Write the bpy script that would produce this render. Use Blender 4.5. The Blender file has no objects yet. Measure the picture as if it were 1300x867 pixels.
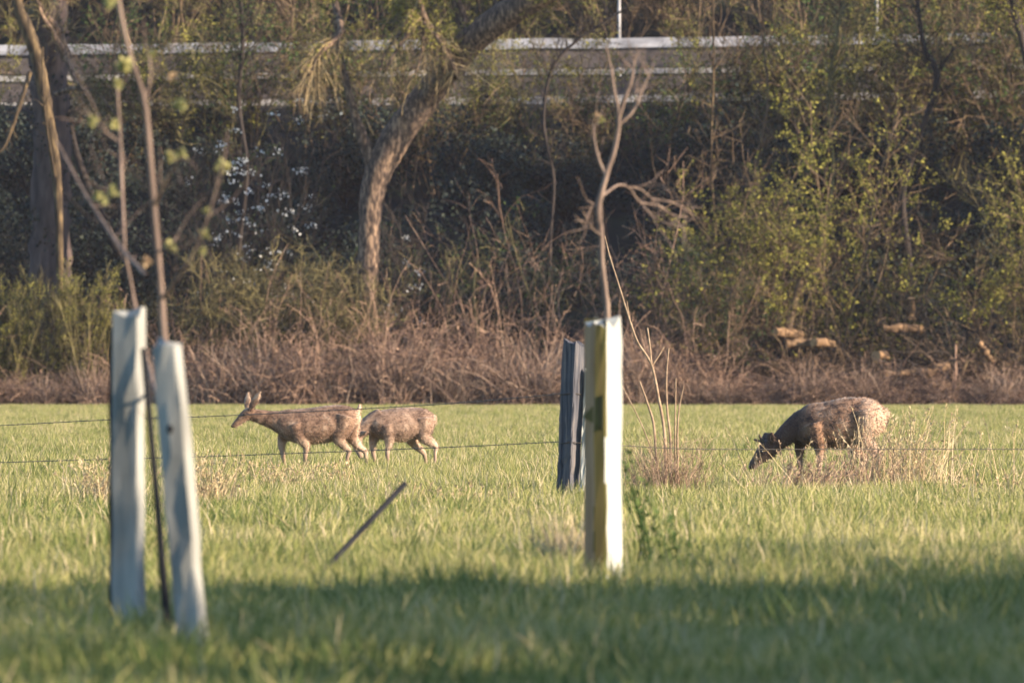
import bpy, bmesh, math, random
import numpy as np
from mathutils import Vector

R = math.radians
scene = bpy.context.scene
COL = scene.collection

# ------------------------------------------------------------------ camera
F = 15000.0            # focal length in photo pixels (1300 wide)
HZ = 475.0             # photo row of the horizon
HC = 1.05              # eye height above the meadow
cam_d = bpy.data.cameras.new("camera")
cam_d.sensor_width = 36.0
cam_d.lens = F / 1300.0 * 36.0
cam_d.clip_start = 1.0
cam_d.clip_end = 6000.0
cam_d.dof.use_dof = True
cam_d.dof.focus_distance = 121.0
cam_d.dof.aperture_fstop = 10.5
cam = bpy.data.objects.new("camera", cam_d)
COL.objects.link(cam)
cam.location = (0, 0, HC)
cam.rotation_euler = (math.pi / 2 + math.atan((HZ - 433.5) / F), 0, 0)
scene.camera = cam

# ------------------------------------------------------------------ light
SUN_EL = 15.0
SUN_AZ = 69.0          # degrees to the right of straight behind the camera
sdir = Vector((math.sin(R(SUN_AZ)) * math.cos(R(SUN_EL)), -math.cos(R(SUN_AZ)) * math.cos(R(SUN_EL)), math.sin(R(SUN_EL))))
world = bpy.data.worlds.new("World")
scene.world = world
world.use_nodes = True
wn = world.node_tree
bg = wn.nodes["Background"]
sky = wn.nodes.new("ShaderNodeTexSky")
sky.sky_type = 'NISHITA'
sky.sun_disc = False
sky.ozone_density = 3.2
sky.dust_density = 0.4
sky.sun_elevation = R(SUN_EL)
sky.sun_rotation = math.atan2(sdir.x, sdir.y)
wn.links.new(sky.outputs[0], bg.inputs[0])
bg.inputs[1].default_value = 0.13
sun_d = bpy.data.lights.new("sun", 'SUN')
sun_d.energy = 5.0
sun_d.angle = R(0.6)
sun_d.color = (1.0, 0.83, 0.62)
sun = bpy.data.objects.new("sun", sun_d)
COL.objects.link(sun)
sun.rotation_euler = sdir.to_track_quat('Z', 'Y').to_euler()
sun.location = (60, -30, 40)

scene.view_settings.view_transform = 'Standard'
scene.view_settings.look = 'None'
scene.view_settings.gamma = 1.0
scene.view_settings.exposure = 1.58
scene.cycles.max_bounces = 6
scene.cycles.transparent_max_bounces = 8

rng = np.random.default_rng(11)
random.seed(5)

# ------------------------------------------------------------------ helpers
def P(px, py, d):
    return Vector(((px - 650.0) * d / F, d, HC + (HZ - py) * d / F))
def X(px, d):
    return (px - 650.0) * d / F
def zg(y):             # height of the land behind the meadow
    if y < 398: return 0.0
    if y < 421: return (y - 398) / 23.0 * 10.5
    if y < 443: return 10.7
    return 10.7 + (y - 443) * 0.55

def tag(o, label=None, cat=None, group=None, kind=None):
    if label: o["label"] = label
    if cat: o["category"] = cat
    if group: o["group"] = group
    if kind: o["kind"] = kind
    return o
def link(o, parent=None):
    COL.objects.link(o)
    if parent is not None: o.parent = parent
    return o
def empty(name, loc=(0, 0, 0), rz=0.0):
    o = bpy.data.objects.new(name, None)
    o.empty_display_size = 0.2
    o.location = loc
    o.rotation_euler = (0, 0, rz)
    return link(o)
def copy_tree(o, parent=None):
    c = o.copy()
    link(c, parent)
    for ch in list(o.children):
        copy_tree(ch, c)
    return c

def mesh_np(name, verts, quads, smooth=False):
    verts = np.asarray(verts, dtype=np.float32).reshape(-1, 3)
    quads = np.asarray(quads, dtype=np.int32)
    k = quads.shape[1]
    me = bpy.data.meshes.new(name)
    me.vertices.add(len(verts))
    me.vertices.foreach_set("co", verts.ravel())
    me.loops.add(quads.size)
    me.loops.foreach_set("vertex_index", quads.ravel())
    me.polygons.add(len(quads))
    me.polygons.foreach_set("loop_start", np.arange(0, quads.size, k, dtype=np.int32))
    me.polygons.foreach_set("loop_total", np.full(len(quads), k, dtype=np.int32))
    if smooth:
        me.polygons.foreach_set("use_smooth", np.ones(len(quads), dtype=bool))
    me.update(calc_edges=True)
    return me
def obj_np(name, parts, mat, parent=None, smooth=False):
    """parts: list of (verts, quads); joined into one mesh object"""
    vs, qs, n = [], [], 0
    for v, q in parts:
        v = np.asarray(v).reshape(-1, 3)
        vs.append(v); qs.append(np.asarray(q) + n); n += len(v)
    me = mesh_np(name, np.concatenate(vs), np.concatenate(qs), smooth)
    me.materials.append(mat)
    return link(bpy.data.objects.new(name, me), parent)
def obj_bm(name, bm, mat, parent=None, smooth=False):
    me = bpy.data.meshes.new(name)
    bm.to_mesh(me); bm.free()
    if smooth:
        for p in me.polygons: p.use_smooth = True
    for m in (mat if isinstance(mat, list) else [mat]):
        me.materials.append(m)
    return link(bpy.data.objects.new(name, me), parent)

def norm(a):
    return a / np.maximum(np.linalg.norm(a, axis=-1, keepdims=True), 1e-9)
def tangents(Pl):
    t = np.empty_like(Pl)
    t[:, 1:-1] = Pl[:, 2:] - Pl[:, :-2]
    t[:, 0] = Pl[:, 1] - Pl[:, 0]
    t[:, -1] = Pl[:, -1] - Pl[:, -2]
    return norm(t)
def tubes(Pl, rad, sides=3):
    """Pl (N,K,3), rad (N,K) -> verts, quads"""
    Pl = np.asarray(Pl, float); rad = np.asarray(rad, float)
    N, K, _ = Pl.shape
    t = tangents(Pl)
    ref = np.where(np.abs(t[..., 2:3]) > 0.9, np.array([1., 0, 0]), np.array([0, 0, 1.]))
    ref = np.repeat(ref[:, :1], K, axis=1)
    u = norm(np.cross(t, ref)); v = np.cross(t, u)
    a = np.arange(sides) / sides * 2 * np.pi
    ring = u[:, :, None, :] * np.cos(a)[:, None] + v[:, :, None, :] * np.sin(a)[:, None]
    V = Pl[:, :, None, :] + ring * rad[:, :, None, None]
    n = np.arange(N)[:, None, None] * (K * sides)
    k = np.arange(K - 1)[None, :, None] * sides
    s = np.arange(sides)[None, None, :]
    s2 = (s + 1) % sides
    q = np.stack(np.broadcast_arrays(n + k + s, n + k + s2, n + k + sides + s2, n + k + sides + s), -1)
    return V.reshape(-1, 3), q.reshape(-1, 4)
def ribbons(Pl, rad, g=rng):
    Pl = np.asarray(Pl, float)
    N, K, _ = Pl.shape
    t = tangents(Pl)
    u = norm(np.cross(t, norm(g.normal(size=(N, 1, 3)))))
    w = rad[..., None]
    V = np.stack([Pl - u * w, Pl + u * w], 2)
    n = np.arange(N)[:, None] * (2 * K); k = np.arange(K - 1)[None] * 2
    b = n + k
    q = np.stack([b, b + 1, b + 3, b + 2], -1)
    return V.reshape(-1, 3), q.reshape(-1, 4)
def leaves(c, size, g=rng, axis=None, aspect=0.55, var=0.45):
    c = np.asarray(c, float)
    N = len(c)
    a = norm(g.normal(size=(N, 3)) + (0 if axis is None else axis))
    b = norm(np.cross(a, norm(g.normal(size=(N, 3)))))
    s = size * (1 + var * g.uniform(-1, 1, size=(N, 1)))
    n3 = np.cross(a, b)
    V = np.stack([c, c + a * s * .45 + b * s * aspect * .5 + n3 * s * .08, c + a * s, c + a * s * .45 - b * s * aspect * .5 + n3 * s * .08], 1)
    q = np.arange(N)[:, None] * 4 + np.arange(4)[None]
    return V.reshape(-1, 3), q
def along(Pl, n, g=rng, t0=0., t1=1.):
    """n random points on each polyline -> points, tangents, parent index, t"""
    N, K, _ = Pl.shape
    idx = np.repeat(np.arange(N), n)
    t = g.uniform(t0, t1, size=N * n)
    f = t * (K - 1); i = np.minimum(f.astype(int), K - 2); f = f - i
    A = Pl[idx, i]; B = Pl[idx, i + 1]
    return A + (B - A) * f[:, None], norm(B - A), idx, t
def grow(Pl, n, L, ang=45, up=0.0, wig=0.15, K=4, t0=.25, t1=1., g=rng, Lvar=.4, taper=.4):
    p, T, idx, t = along(Pl, n, g, t0, t1)
    M = len(p)
    perp = norm(np.cross(T, norm(g.normal(size=(M, 3)))))
    a = np.radians(ang * (1 + .35 * g.uniform(-1, 1, size=(M, 1))))
    d = T * np.cos(a) + perp * np.sin(a)
    ln = L * (1 + Lvar * g.uniform(-1, 1, size=(M, 1))) * (1 - taper * t[:, None])
    return walk(p, d, ln, K, up, wig, g)
def walk(p, d, ln, K, up, wig, g=rng):
    out = [p]
    for k in range(K - 1):
        d = norm(d + wig * g.normal(size=d.shape) + np.array([0, 0, up]))
        p = p + d * ln / (K - 1)
        out.append(p)
    return np.stack(out, 1)
def lin(N, K, a, b):
    return np.broadcast_to(np.linspace(a, b, K), (N, K)).copy()
def spline(pts, n=6):
    """Catmull-Rom through pts (list of tuples of any width)"""
    p = np.asarray(pts, float)
    p = np.vstack([2 * p[0] - p[1], p, 2 * p[-1] - p[-2]])
    out = []
    for i in range(1, len(p) - 2):
        for t in np.linspace(0, 1, n, endpoint=False):
            out.append(.5 * ((2 * p[i]) + (-p[i - 1] + p[i + 1]) * t + (2 * p[i - 1] - 5 * p[i] + 4 * p[i + 1] - p[i + 2]) * t ** 2 + (-p[i - 1] + 3 * p[i] - 3 * p[i + 1] + p[i + 2]) * t ** 3))
    out.append(p[-2])
    return np.array(out)
def limb(pts, d, sides=9, rough=.12, g=rng, n=6):
    """pts: (px,py,width_px[,dd]) on a plane at distance d -> tube with uneven bark; returns (verts,quads), polyline"""
    q = spline([(a[0], a[1], a[2], a[3] if len(a) > 3 else 0.) for a in pts], n)
    Pl = np.array([list(P(a[0], a[1], d + a[3])) for a in q])[None]
    r = (q[:, 2] * .5 * d / F)[None]
    v, f = tubes(Pl, r, sides)
    c = np.repeat(Pl.reshape(-1, 3), sides, axis=0)
    k = 1 + rough * g.normal(size=(len(v), 1)).clip(-2, 2)
    return (c + (v - c) * k, f), Pl

# ------------------------------------------------------------------ materials
def M(name, cols, rough=.9, trans=0., scale=3., island=.6, noise=.6, bump=0., stretch=(1, 1, 1), coord='pos', inst=0., spec=.2, detail=4.):
    m = bpy.data.materials.new(name)
    m.use_nodes = True
    nt = m.node_tree; N = nt.nodes; Lk = nt.links
    pb = N["Principled BSDF"]
    pb.inputs["Roughness"].default_value = rough
    pb.inputs["Specular IOR Level"].default_value = spec
    if coord == 'pos':
        src = N.new("ShaderNodeNewGeometry").outputs["Position"]
    else:
        src = N.new("ShaderNodeTexCoord").outputs["Object"]
    mp = N.new("ShaderNodeMapping"); mp.inputs["Scale"].default_value = stretch
    Lk.new(src, mp.inputs[0])
    nz = N.new("ShaderNodeTexNoise"); nz.inputs["Scale"].default_value = scale; nz.inputs["Detail"].default_value = detail
    Lk.new(mp.outputs[0], nz.inputs["Vector"])
    def mth(op, a, b):
        x = N.new("ShaderNodeMath"); x.operation = op
        for i, q in enumerate((a, b)):
            if isinstance(q, (int, float)): x.inputs[i].default_value = q
            else: Lk.new(q, x.inputs[i])
        return x.outputs[0]
    val = mth('MULTIPLY', mth('SUBTRACT', nz.outputs[0], .5), noise * 2.2)
    if island:
        gi = N.new("ShaderNodeNewGeometry")
        val = mth('ADD', val, mth('MULTIPLY', mth('SUBTRACT', gi.outputs["Random Per Island"], .5), island))
    if inst:
        oi = N.new("ShaderNodeObjectInfo")
        val = mth('ADD', val, mth('MULTIPLY', mth('SUBTRACT', oi.outputs["Random"], .5), inst))
    val = mth('ADD', val, .5)
    cr = N.new("ShaderNodeValToRGB")
    el = cr.color_ramp.elements
    while len(el) < len(cols): el.new(.5)
    for i, c in enumerate(cols):
        el[i].position = i / max(1, len(cols) - 1)
        el[i].color = (*c, 1)
    Lk.new(val, cr.inputs[0])
    Lk.new(cr.outputs[0], pb.inputs["Base Color"])
    if bump:
        bp = N.new("ShaderNodeBump"); bp.inputs["Strength"].default_value = bump; bp.inputs["Distance"].default_value = .02
        Lk.new(nz.outputs[0], bp.inputs["Height"]); Lk.new(bp.outputs[0], pb.inputs["Normal"])
    if trans:
        tr = N.new("ShaderNodeBsdfTranslucent"); Lk.new(cr.outputs[0], tr.inputs[0])
        mx = N.new("ShaderNodeMixShader"); mx.inputs[0].default_value = trans
        Lk.new(pb.outputs[0], mx.inputs[1]); Lk.new(tr.outputs[0], mx.inputs[2])
        Lk.new(mx.outputs[0], N["Material Output"].inputs[0])
    return m

MAT = dict(
    ground=M("meadow_soil", [(.07, .085, .03), (.10, .13, .045), (.15, .16, .06)], scale=.35, island=0, noise=1.1),
    grass=M("meadow_grass", [(.048, .084, .02), (.13, .16, .042), (.225, .225, .068), (.325, .288, .10), (.42, .36, .18)], trans=.35, scale=.22, island=.9, noise=.6, inst=.5, rough=.75),
    straw=M("straw", [(.28, .20, .11), (.42, .31, .18), (.55, .44, .29)], trans=.2, island=.9, noise=.3),
    strawpink=M("dry_reed", [(.20, .13, .085), (.33, .22, .15), (.46, .33, .23)], trans=.2, island=.9, noise=.3),
    deadgrass=M("dead_grass", [(.11, .072, .056), (.24, .16, .12), (.42, .30, .22)], trans=.2, island=1.0, noise=.4, scale=.6),
    willowtwig=M("willow_twig", [(.05, .037, .022), (.17, .12, .062), (.36, .265, .14)], island=1.0, noise=.3),
    shoot=M("bare_shoot", [(.14, .09, .06), (.26, .18, .12), (.38, .28, .19)], scale=20, island=.3, noise=.9),
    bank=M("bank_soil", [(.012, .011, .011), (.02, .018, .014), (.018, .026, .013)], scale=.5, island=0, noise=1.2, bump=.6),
    verge=M("verge_grass", [(.02, .04, .018), (.035, .06, .022)], scale=.8, island=0, noise=1.),
    asphalt=M("asphalt", [(.045, .045, .048), (.06, .06, .06)], scale=6, island=0),
    bark=M("willow_bark", [(.022, .016, .014), (.09, .06, .045), (.26, .172, .115)], scale=10, stretch=(1, 1, .38), island=0, noise=1.3, bump=1., coord='pos'),
    barkdark=M("ivy_dark_bark", [(.03, .022, .022), (.06, .043, .04), (.10, .07, .06)], scale=4, stretch=(1, 1, .2), island=0, noise=1.2, bump=1.),
    barkgold=M("golden_bark", [(.02, .014, .010), (.06, .041, .024), (.16, .108, .055)], scale=6, stretch=(1, 1, .3), island=0, noise=1.1, bump=.8),
    sapbark=M("sapling_bark", [(.085, .06, .048), (.17, .12, .095), (.27, .195, .15)], scale=18, stretch=(1, 1, .2), island=0, noise=1., bump=.4),
    twig=M("brown_twig", [(.03, .020, .014), (.08, .054, .035), (.20, .135, .082)], island=1.0, noise=.4),
    twigolive=M("olive_twig", [(.03, .024, .012), (.085, .068, .03), (.20, .165, .072)], island=1.0, noise=.4),
    twigpink=M("dry_bramble", [(.045, .028, .021), (.15, .09, .065), (.36, .23, .16)], island=1.0, noise=.5, scale=.8),
    twigdark=M("dark_twig", [(.012, .010, .010), (.026, .020, .018), (.055, .041, .034)], island=1.0, noise=.3),  # twig colour lowered to hold the shade inside the hedge
    ivy=M("ivy_leaf", [(.004, .007, .008), (.008, .014, .011), (.022, .031, .018)], island=1.0, noise=.5, scale=.7, rough=.65, spec=.25),  # dark evergreen leaf, lowered further so its colour carries the thicket's deep shade
    young=M("young_leaf", [(.08, .08, .018), (.19, .178, .038), (.35, .31, .07)], trans=.35, island=1.0, noise=.5, scale=.8),
    green=M("green_leaf", [(.025, .05, .016), (.05, .09, .026), (.10, .14, .038)], trans=.3, island=1.0, noise=.5, scale=.8),
    olive=M("olive_leaf", [(.06, .052, .02), (.125, .11, .04), (.22, .19, .065)], trans=.3, island=1.0, noise=.5, scale=.8),
    blossom=M("blossom", [(.55, .53, .50), (.78, .77, .76)], trans=.25, island=.8, noise=.3),
    bud=M("bud_leaf", [(.26, .24, .09), (.42, .38, .16)], trans=.35, island=1., noise=.2),
    budred=M("bud_brown", [(.30, .20, .12), (.42, .30, .18)], trans=.2, island=1., noise=.2),
    log=M("log_bark", [(.05, .031, .02), (.15, .09, .05), (.29, .18, .10)], scale=5, island=0, noise=1.1, bump=1.),
    cutwood=M("cut_wood", [(.24, .14, .07), (.38, .24, .12)], scale=8, island=0, noise=1.),
    post=M("weathered_post", [(.14, .138, .125), (.235, .23, .21), (.34, .33, .295)], scale=6, stretch=(1.5, 1.5, .25), island=0, noise=1.25, bump=.3, coord='obj', detail=8.),
    postdark=M("old_oak_post", [(.035, .035, .044), (.07, .069, .08), (.14, .122, .118)], scale=14, stretch=(2.2, 2.2, .1), island=0, noise=1.4, bump=1., coord='obj'),
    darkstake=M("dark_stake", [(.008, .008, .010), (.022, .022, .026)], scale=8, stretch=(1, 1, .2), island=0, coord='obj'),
    wire=M("rusty_wire", [(.03, .03, .028), (.07, .055, .045)], island=0, rough=.6),
    white=M("white_rail", [(.12, .12, .14), (.42, .42, .46)], scale=1.0, island=0, noise=1.4, stretch=(1, 1, 2)),
    greyrail=M("dull_rail", [(.16, .15, .15), (.42, .40, .40)], scale=.9, island=0, noise=1.3),
    panel=M("grey_brown_panel", [(.06, .05, .05), (.11, .092, .088)], scale=1.5, island=0, noise=1.),
    eye=M("eye", [(.01, .008, .006), (.012, .01, .008)], rough=.1, spec=.6, island=0),
    nose=M("nose", [(.015, .013, .013), (.03, .025, .025)], rough=.4, island=0),
    antler=M("antler", [(.06, .045, .035), (.12, .09, .07)], island=0, scale=30),
    hoof=M("hoof", [(.02, .017, .015), (.04, .033, .03)], island=0),
)

# ------------------------------------------------------------------ the land
def sheet(name, nx, ny, x0, x1, y0, y1, fz, mat, kind="structure"):
    xs = np.linspace(x0, x1, nx); ys = np.linspace(y0, y1, ny) if np.isscalar(y0) else y0
    gx, gy = np.meshgrid(xs, ys)
    gz = fz(gx, gy)
    V = np.stack([gx, gy, gz], -1).reshape(-1, 3)
    i = np.arange(len(ys) - 1)[:, None] * nx + np.arange(nx - 1)[None]
    q = np.stack([i, i + 1, i + nx + 1, i + nx], -1).reshape(-1, 4)
    o = obj_np(name, [(V, q)], mat, smooth=True)
    return tag(o, kind=kind)

sheet("ground", 60, 200, -3000, 3000, -1000, 5000, lambda x, y: 0 * x, MAT["ground"])
nb = np.random.default_rng(3)
def bankz(x, y):
    z = np.interp(y, [396, 398, 421, 425], [-.3, 0, 10.5, 10.75])
    n = .25 * np.sin(x * .9 + y * .7) + .2 * np.sin(x * 2.3 - y * 1.1)
    return z + n * ((y > 399) & (y < 420))
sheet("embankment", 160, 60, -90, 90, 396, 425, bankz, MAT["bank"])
sheet("road", 12, 4, -90, 90, 424.9, 443.1, lambda x, y: 0 * x + 10.72, MAT["asphalt"])
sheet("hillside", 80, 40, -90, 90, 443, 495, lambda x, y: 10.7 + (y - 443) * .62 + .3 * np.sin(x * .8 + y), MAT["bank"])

# ------------------------------------------------------------------ roadside barrier
def box_bm(bm, c, s, mat_index=0):
    r = bmesh.ops.create_cube(bm, size=1.0)
    for v in r["verts"]:
        v.co = Vector((v.co.x * s[0] + c[0], v.co.y * s[1] + c[1], v.co.z * s[2] + c[2]))
    return r["verts"]
BY = 424.0
bar = empty("roadside_barrier", (0, BY, 10.75))
tag(bar, "long grey roadside barrier with pale rails above the embankment", "barrier")
bar.rotation_euler = (0, R(-.7), 0)
xs0 = np.arange(-46, 46, 2.5)
pm = None
for k, x in enumerate(xs0):
    if pm is None:
        bm = bmesh.new(); box_bm(bm, (0, 0, 0), (2.38, .08, .72)); bmesh.ops.bevel(bm, geom=bm.edges[:], offset=.01, segments=1, affect='EDGES')
        o = obj_bm("panel", bm, MAT["panel"], bar); pm = o.data
        bm = bmesh.new(); box_bm(bm, (0, 0, 0), (.12, .14, 2.3)); pp = obj_bm("post", bm, MAT["panel"], bar).data
        p2 = bpy.data.objects["post"]
        o.location = (x + 1.25, 0, 1.60); p2.location = (x, .02, 1.05)
        continue
    o = link(bpy.data.objects.new("panel", pm), bar); o.location = (x + 1.25, 0, 1.60 + .01 * random.uniform(-1, 1))
    o = link(bpy.data.objects.new("post", pp), bar); o.location = (x, .02, 1.05)
for x in xs0:
    o = link(bpy.data.objects.new("panel", pm), bar); o.location = (x + 1.25, 0, .60 + .01 * random.uniform(-1, 1)); o.scale = (1, 1, .95)
def rail(name, z, h, dep, m):
    """sections of 4 m, slightly uneven, lapped at the posts"""
    prof = [(-dep, -h / 2), (-dep * .5, -h * .28), (-dep * 1.1, 0), (-dep * .5, h * .28), (-dep, h / 2), (0, h / 2), (0, -h / 2)]
    n = len(prof); xs = np.linspace(-1.98, 1.98, 9)
    V = np.array([[x, a, b + .008 * math.sin(x * 1.7)] for x in xs for a, b in prof])
    i = np.arange(len(xs) - 1)[:, None] * n; j = np.arange(n)[None]
    q = np.stack([i + j, i + (j + 1) % n, i + n + (j + 1) % n, i + n + j], -1).reshape(-1, 4)
    me = mesh_np(name, V, q); me.materials.append(m)
    for x in np.arange(-44, 45, 4.0):
        o = link(bpy.data.objects.new(name, me), bar)
        o.location = (x, -.06 + random.uniform(-.02, .02), z + random.uniform(-.025, .025)); o.rotation_euler = (0, R(random.uniform(-.25, .25)), 0)
rail("top_rail", 2.14, .36, .12, MAT["white"])
rail("middle_rail", 1.10, .20, .10, MAT["greyrail"])
rail("foot_beam", .12, .26, .14, MAT["greyrail"])
for k, (px, lab) in enumerate(((786, "thin white pole rising behind the barrier beside the leaning willow's crown"), (1113, "thin white pole rising behind the barrier above the yellow-green shrub"))):
    t = empty("roadside_pole", (X(px, 429), 429, 10.72))
    tag(t, lab, "pole", "white poles along the road")
    v = tubes(np.array([[[0, 0, 0], [0, 0, .3], [0, 0, 3.5], [0, 0, 8]]]), np.array([[.11, .075, .06, .045]]), 10)
    obj_np("shaft", [v], MAT["greyrail"], t, True)
    v = tubes(np.array([[[0, 0, 8], [.0, -.1, 8.3], [0, -.5, 8.5], [0, -1.6, 8.6]]]), np.array([[.06, .055, .05, .045]]), 8)
    obj_np("arm", [v], MAT["white"], t, True)
    bm = bmesh.new(); box_bm(bm, (0, -1.9, 8.6), (.22, .7, .12)); bmesh.ops.bevel(bm, geom=bm.edges[:], offset=.03, segments=2, affect='EDGES')
    obj_bm("lamp_head", bm, MAT["white"], t)

# ------------------------------------------------------------------ shrubs and trees
def seeded(k): return np.random.default_rng(k)

def make_shrub(name, h, w, seed, twigm, leafm, stems=10, n1=10, n2=14, leaf=.07, nleaf=3, up=.10, r0=.03, ang=38, bare=.2, l1=.33, l2=.15, spread=.55, finer=.009, aspect=.55, leafy=.55):
    """many-stemmed shrub with height h and half width w, base at origin"""
    g = seeded(seed)
    t = empty(name)
    a = g.uniform(0, 2 * np.pi, stems); rr = np.sqrt(g.uniform(0, 1, stems)) * w * .35
    p = np.stack([rr * np.cos(a), rr * np.sin(a), np.zeros(stems) - .1], 1)
    d = norm(np.stack([np.cos(a) * spread * g.uniform(.1, 1, stems), np.sin(a) * spread * g.uniform(.1, 1, stems), np.ones(stems)], 1))
    S = walk(p, d, h * g.uniform(.65, 1.05, (stems, 1)), 8, up * .4, .10, g)
    B = grow(S, n1, h * l1, ang, up, .16, 5, bare, 1., g)
    T = grow(B, n2, h * l2, ang, up * .6, .2, 4, .15, 1., g)
    T2 = grow(S, n1, h * l2, ang, up * .6, .2, 4, bare, 1., g)
    T = np.concatenate([T, T2])
    obj_np("stems", [tubes(S, lin(len(S), 8, r0, r0 * .3), 5)], twigm, t, True)
    obj_np("branches", [tubes(B, lin(len(B), 5, r0 * .4, finer), 3), ribbons(T, lin(len(T), 4, finer, finer * .4), g)], twigm, t)
    if nleaf:
        lf = np.repeat(g.uniform(0, 1, len(B)) < leafy, n2)
        lf = np.concatenate([lf, g.uniform(0, 1, len(T2)) < .3])
        pts, tan, _, _ = along(T[lf], int(nleaf * 1.6 + .5), g, .2, 1.)
        pts = pts + g.normal(size=pts.shape) * .04
        obj_np("foliage", [leaves(pts, leaf, g, tan * .8, aspect)], leafm, t)
    return t
def make_clump(name, h, w, seed, leafm, twigm, n=5200, leaf=.12, lobes=9):
    """dense evergreen, leaves in uneven lobes round stems"""
    g = seeded(seed); t = empty(name)
    c = np.stack([g.uniform(-w, w, lobes) * .7, g.uniform(-w, w, lobes) * .45, g.uniform(.2, .85, lobes) * h], 1)
    r = g.uniform(.22, .42, lobes) * min(h, w * 1.6)
    k = g.integers(0, lobes, n)
    dirs = norm(g.normal(size=(n, 3)))
    q = c[k] + dirs * (r[k] * g.uniform(.55, 1.08, n) ** .7)[:, None] * np.array([1.1, .8, 1.])
    q[:, 2] = np.abs(q[:, 2])
    obj_np("foliage", [leaves(q, leaf, g, dirs * .4, .75)], leafm, t)
    base = np.stack([g.uniform(-.2, .2, lobes) * w, g.uniform(-.2, .2, lobes) * w, np.zeros(lobes) - .1], 1)
    S = np.stack([base, base * .6 + c * .4 + g.normal(size=c.shape) * .1, c * .8 + base * .2, c], 1)
    T = grow(S, 14, h * .3, 50, .05, .2, 4, .3, 1., g)
    obj_np("stems", [tubes(S, lin(lobes, 4, .06, .02), 4), ribbons(T, lin(len(T), 4, .014, .006), g)], twigm, t)
    return t
def make_bramble(name, w, dep, h, seed, m, n=330, side=5, r=.011, grassy=260):
    g = seeded(seed); t = empty(name)
    p = np.stack([g.uniform(-w, w, n), g.uniform(-dep, dep, n), np.full(n, -.05)], 1)
    a = g.uniform(0, 2 * np.pi, n)
    tilt = g.uniform(.15, 1.1, n)
    d = norm(np.stack([np.cos(a) * tilt, np.sin(a) * tilt * .7, np.ones(n)], 1))
    env = h * (1 - .45 * (np.abs(p[:, 0]) / w) ** 2) * g.uniform(.5, 1.4, n) * (1 + .45 * np.sin(p[:, 0] * 2.6 + seed)) 
    C = walk(p, d, env[:, None] * 1.25, 8, -.17, .17, g)
    C[..., 2] = np.maximum(C[..., 2], -.05)
    T = grow(C, side, h * .34, 55, -.08, .3, 4, .2, 1., g)
    T[..., 2] = np.maximum(T[..., 2], .0)
    obj_np("canes", [tubes(C, lin(n, 8, r * 1.35, r * .6), 3)], m, t)
    obj_np("twigs", [ribbons(T, lin(len(T), 4, r * .75, r * .3), g)], m, t)
    p = np.stack([g.uniform(-w, w, grassy), g.uniform(-dep, dep * .6, grassy) - dep * .3, np.full(grassy, -.02)], 1)
    d = norm(np.stack([g.normal(size=grassy) * .35, g.normal(size=grassy) * .35, np.ones(grassy)], 1))
    Gd = walk(p, d, g.uniform(.3, 1.0, (grassy, 1)) * h * .5, 5, -.10, .12, g)
    obj_np("dead_grass", [ribbons(Gd, lin(grassy, 5, r * .9, r * .3), g)], m, t)
    pts, tan, _, _ = along(C, 4, g, .2, 1.)
    obj_np("withered_leaves", [leaves(pts + g.normal(size=pts.shape) * .05, .075, g, None, .6)], m, t)
    return t
def place(o, px, d, z=None, s=1.0, rz=0., sz=None):
    o.location = (X(px, d), d, zg(d) if z is None else z)
    o.scale = (s, s, s if sz is None else sz)
    o.rotation_euler = (0, 0, rz)
    return o

def tuft_parts(g, n, w, dep, h, lean=0., wig=.07, r=.0028, up=-.05, K=6):
    p = np.stack([g.normal(size=n) * w * .5, g.normal(size=n) * dep * .5, np.full(n, -.02)], 1)
    d = norm(np.stack([g.normal(size=n) * .28 + lean, g.normal(size=n) * .25, np.ones(n)], 1))
    S = walk(p, d, h * g.uniform(.35, 1.05, (n, 1)), K, up, wig, g)
    return S

# dark evergreens on the embankment
lab = "dark ivy-green evergreen shrub crowding the embankment under the road"
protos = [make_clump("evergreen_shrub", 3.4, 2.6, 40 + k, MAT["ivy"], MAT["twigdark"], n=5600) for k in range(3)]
for o in protos: tag(o, lab, "shrub", "dark evergreen shrubs on the embankment")
k = 0
for row, (d, n) in enumerate(((401.5, 12), (406.5, 12), (412, 11), (417, 10))):
    for i in range(n):
        px = -60 + (i + .5 * (row % 2)) * (1480 / n) + rng.uniform(-25, 25)
        if row == 3 and rng.uniform() < .25: continue
        o = protos[k] if k < 3 else copy_tree(protos[k % 3])
        place(o, px, d + rng.uniform(-1, 1), s=rng.uniform(.8, 1.15) * (.62 if row == 3 else 1.), rz=rng.uniform(0, 6.28))
        k += 1

# thin shrubs on the brow of the embankment, veiling the barrier
lab = "thin twiggy shrub on the embankment's brow, veiling the roadside barrier"
protos = [make_shrub("brow_shrub", 6.0, 2.2, 80 + k, MAT["twig" if k else "twigolive"], MAT[("young", "olive", "green")[k]], stems=7, n1=10, n2=10, leaf=.10, nleaf=5, r0=.035, l1=.4, l2=.17, ang=44, up=.03, finer=.011, leafy=.4) for k in range(3)]
for o in protos: tag(o, lab, "shrub", "twiggy shrubs veiling the barrier")
k = 0
for px, s in ((-40, .9), (105, .8), (175, .95), (255, 1.0), (330, 1.1), (405, 1.1), (470, 1.0), (560, .75), (625, .8), (690, .95), (770, .7), (840, .85), (900, .9), (955, 1.05), (1010, 1.1), (1065, 1.1), (1120, 1.0), (1165, 1.1), (1215, 1.1), (1260, 1.2), (1310, 1.1), (1370, 1.), (140, .7), (215, .8), (290, .9), (440, .95), (520, .85), (600, .8), (740, .65), (985, .9), (1040, 1.), (1090, .9), (1145, 1.), (1195, .9), (1240, 1.)):
    o = protos[k] if k < 3 else copy_tree(protos[k % 3])
    place(o, px, 415.5 + rng.uniform(-2, 2), s=s, rz=rng.uniform(0, 6.28)); k += 1

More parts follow.
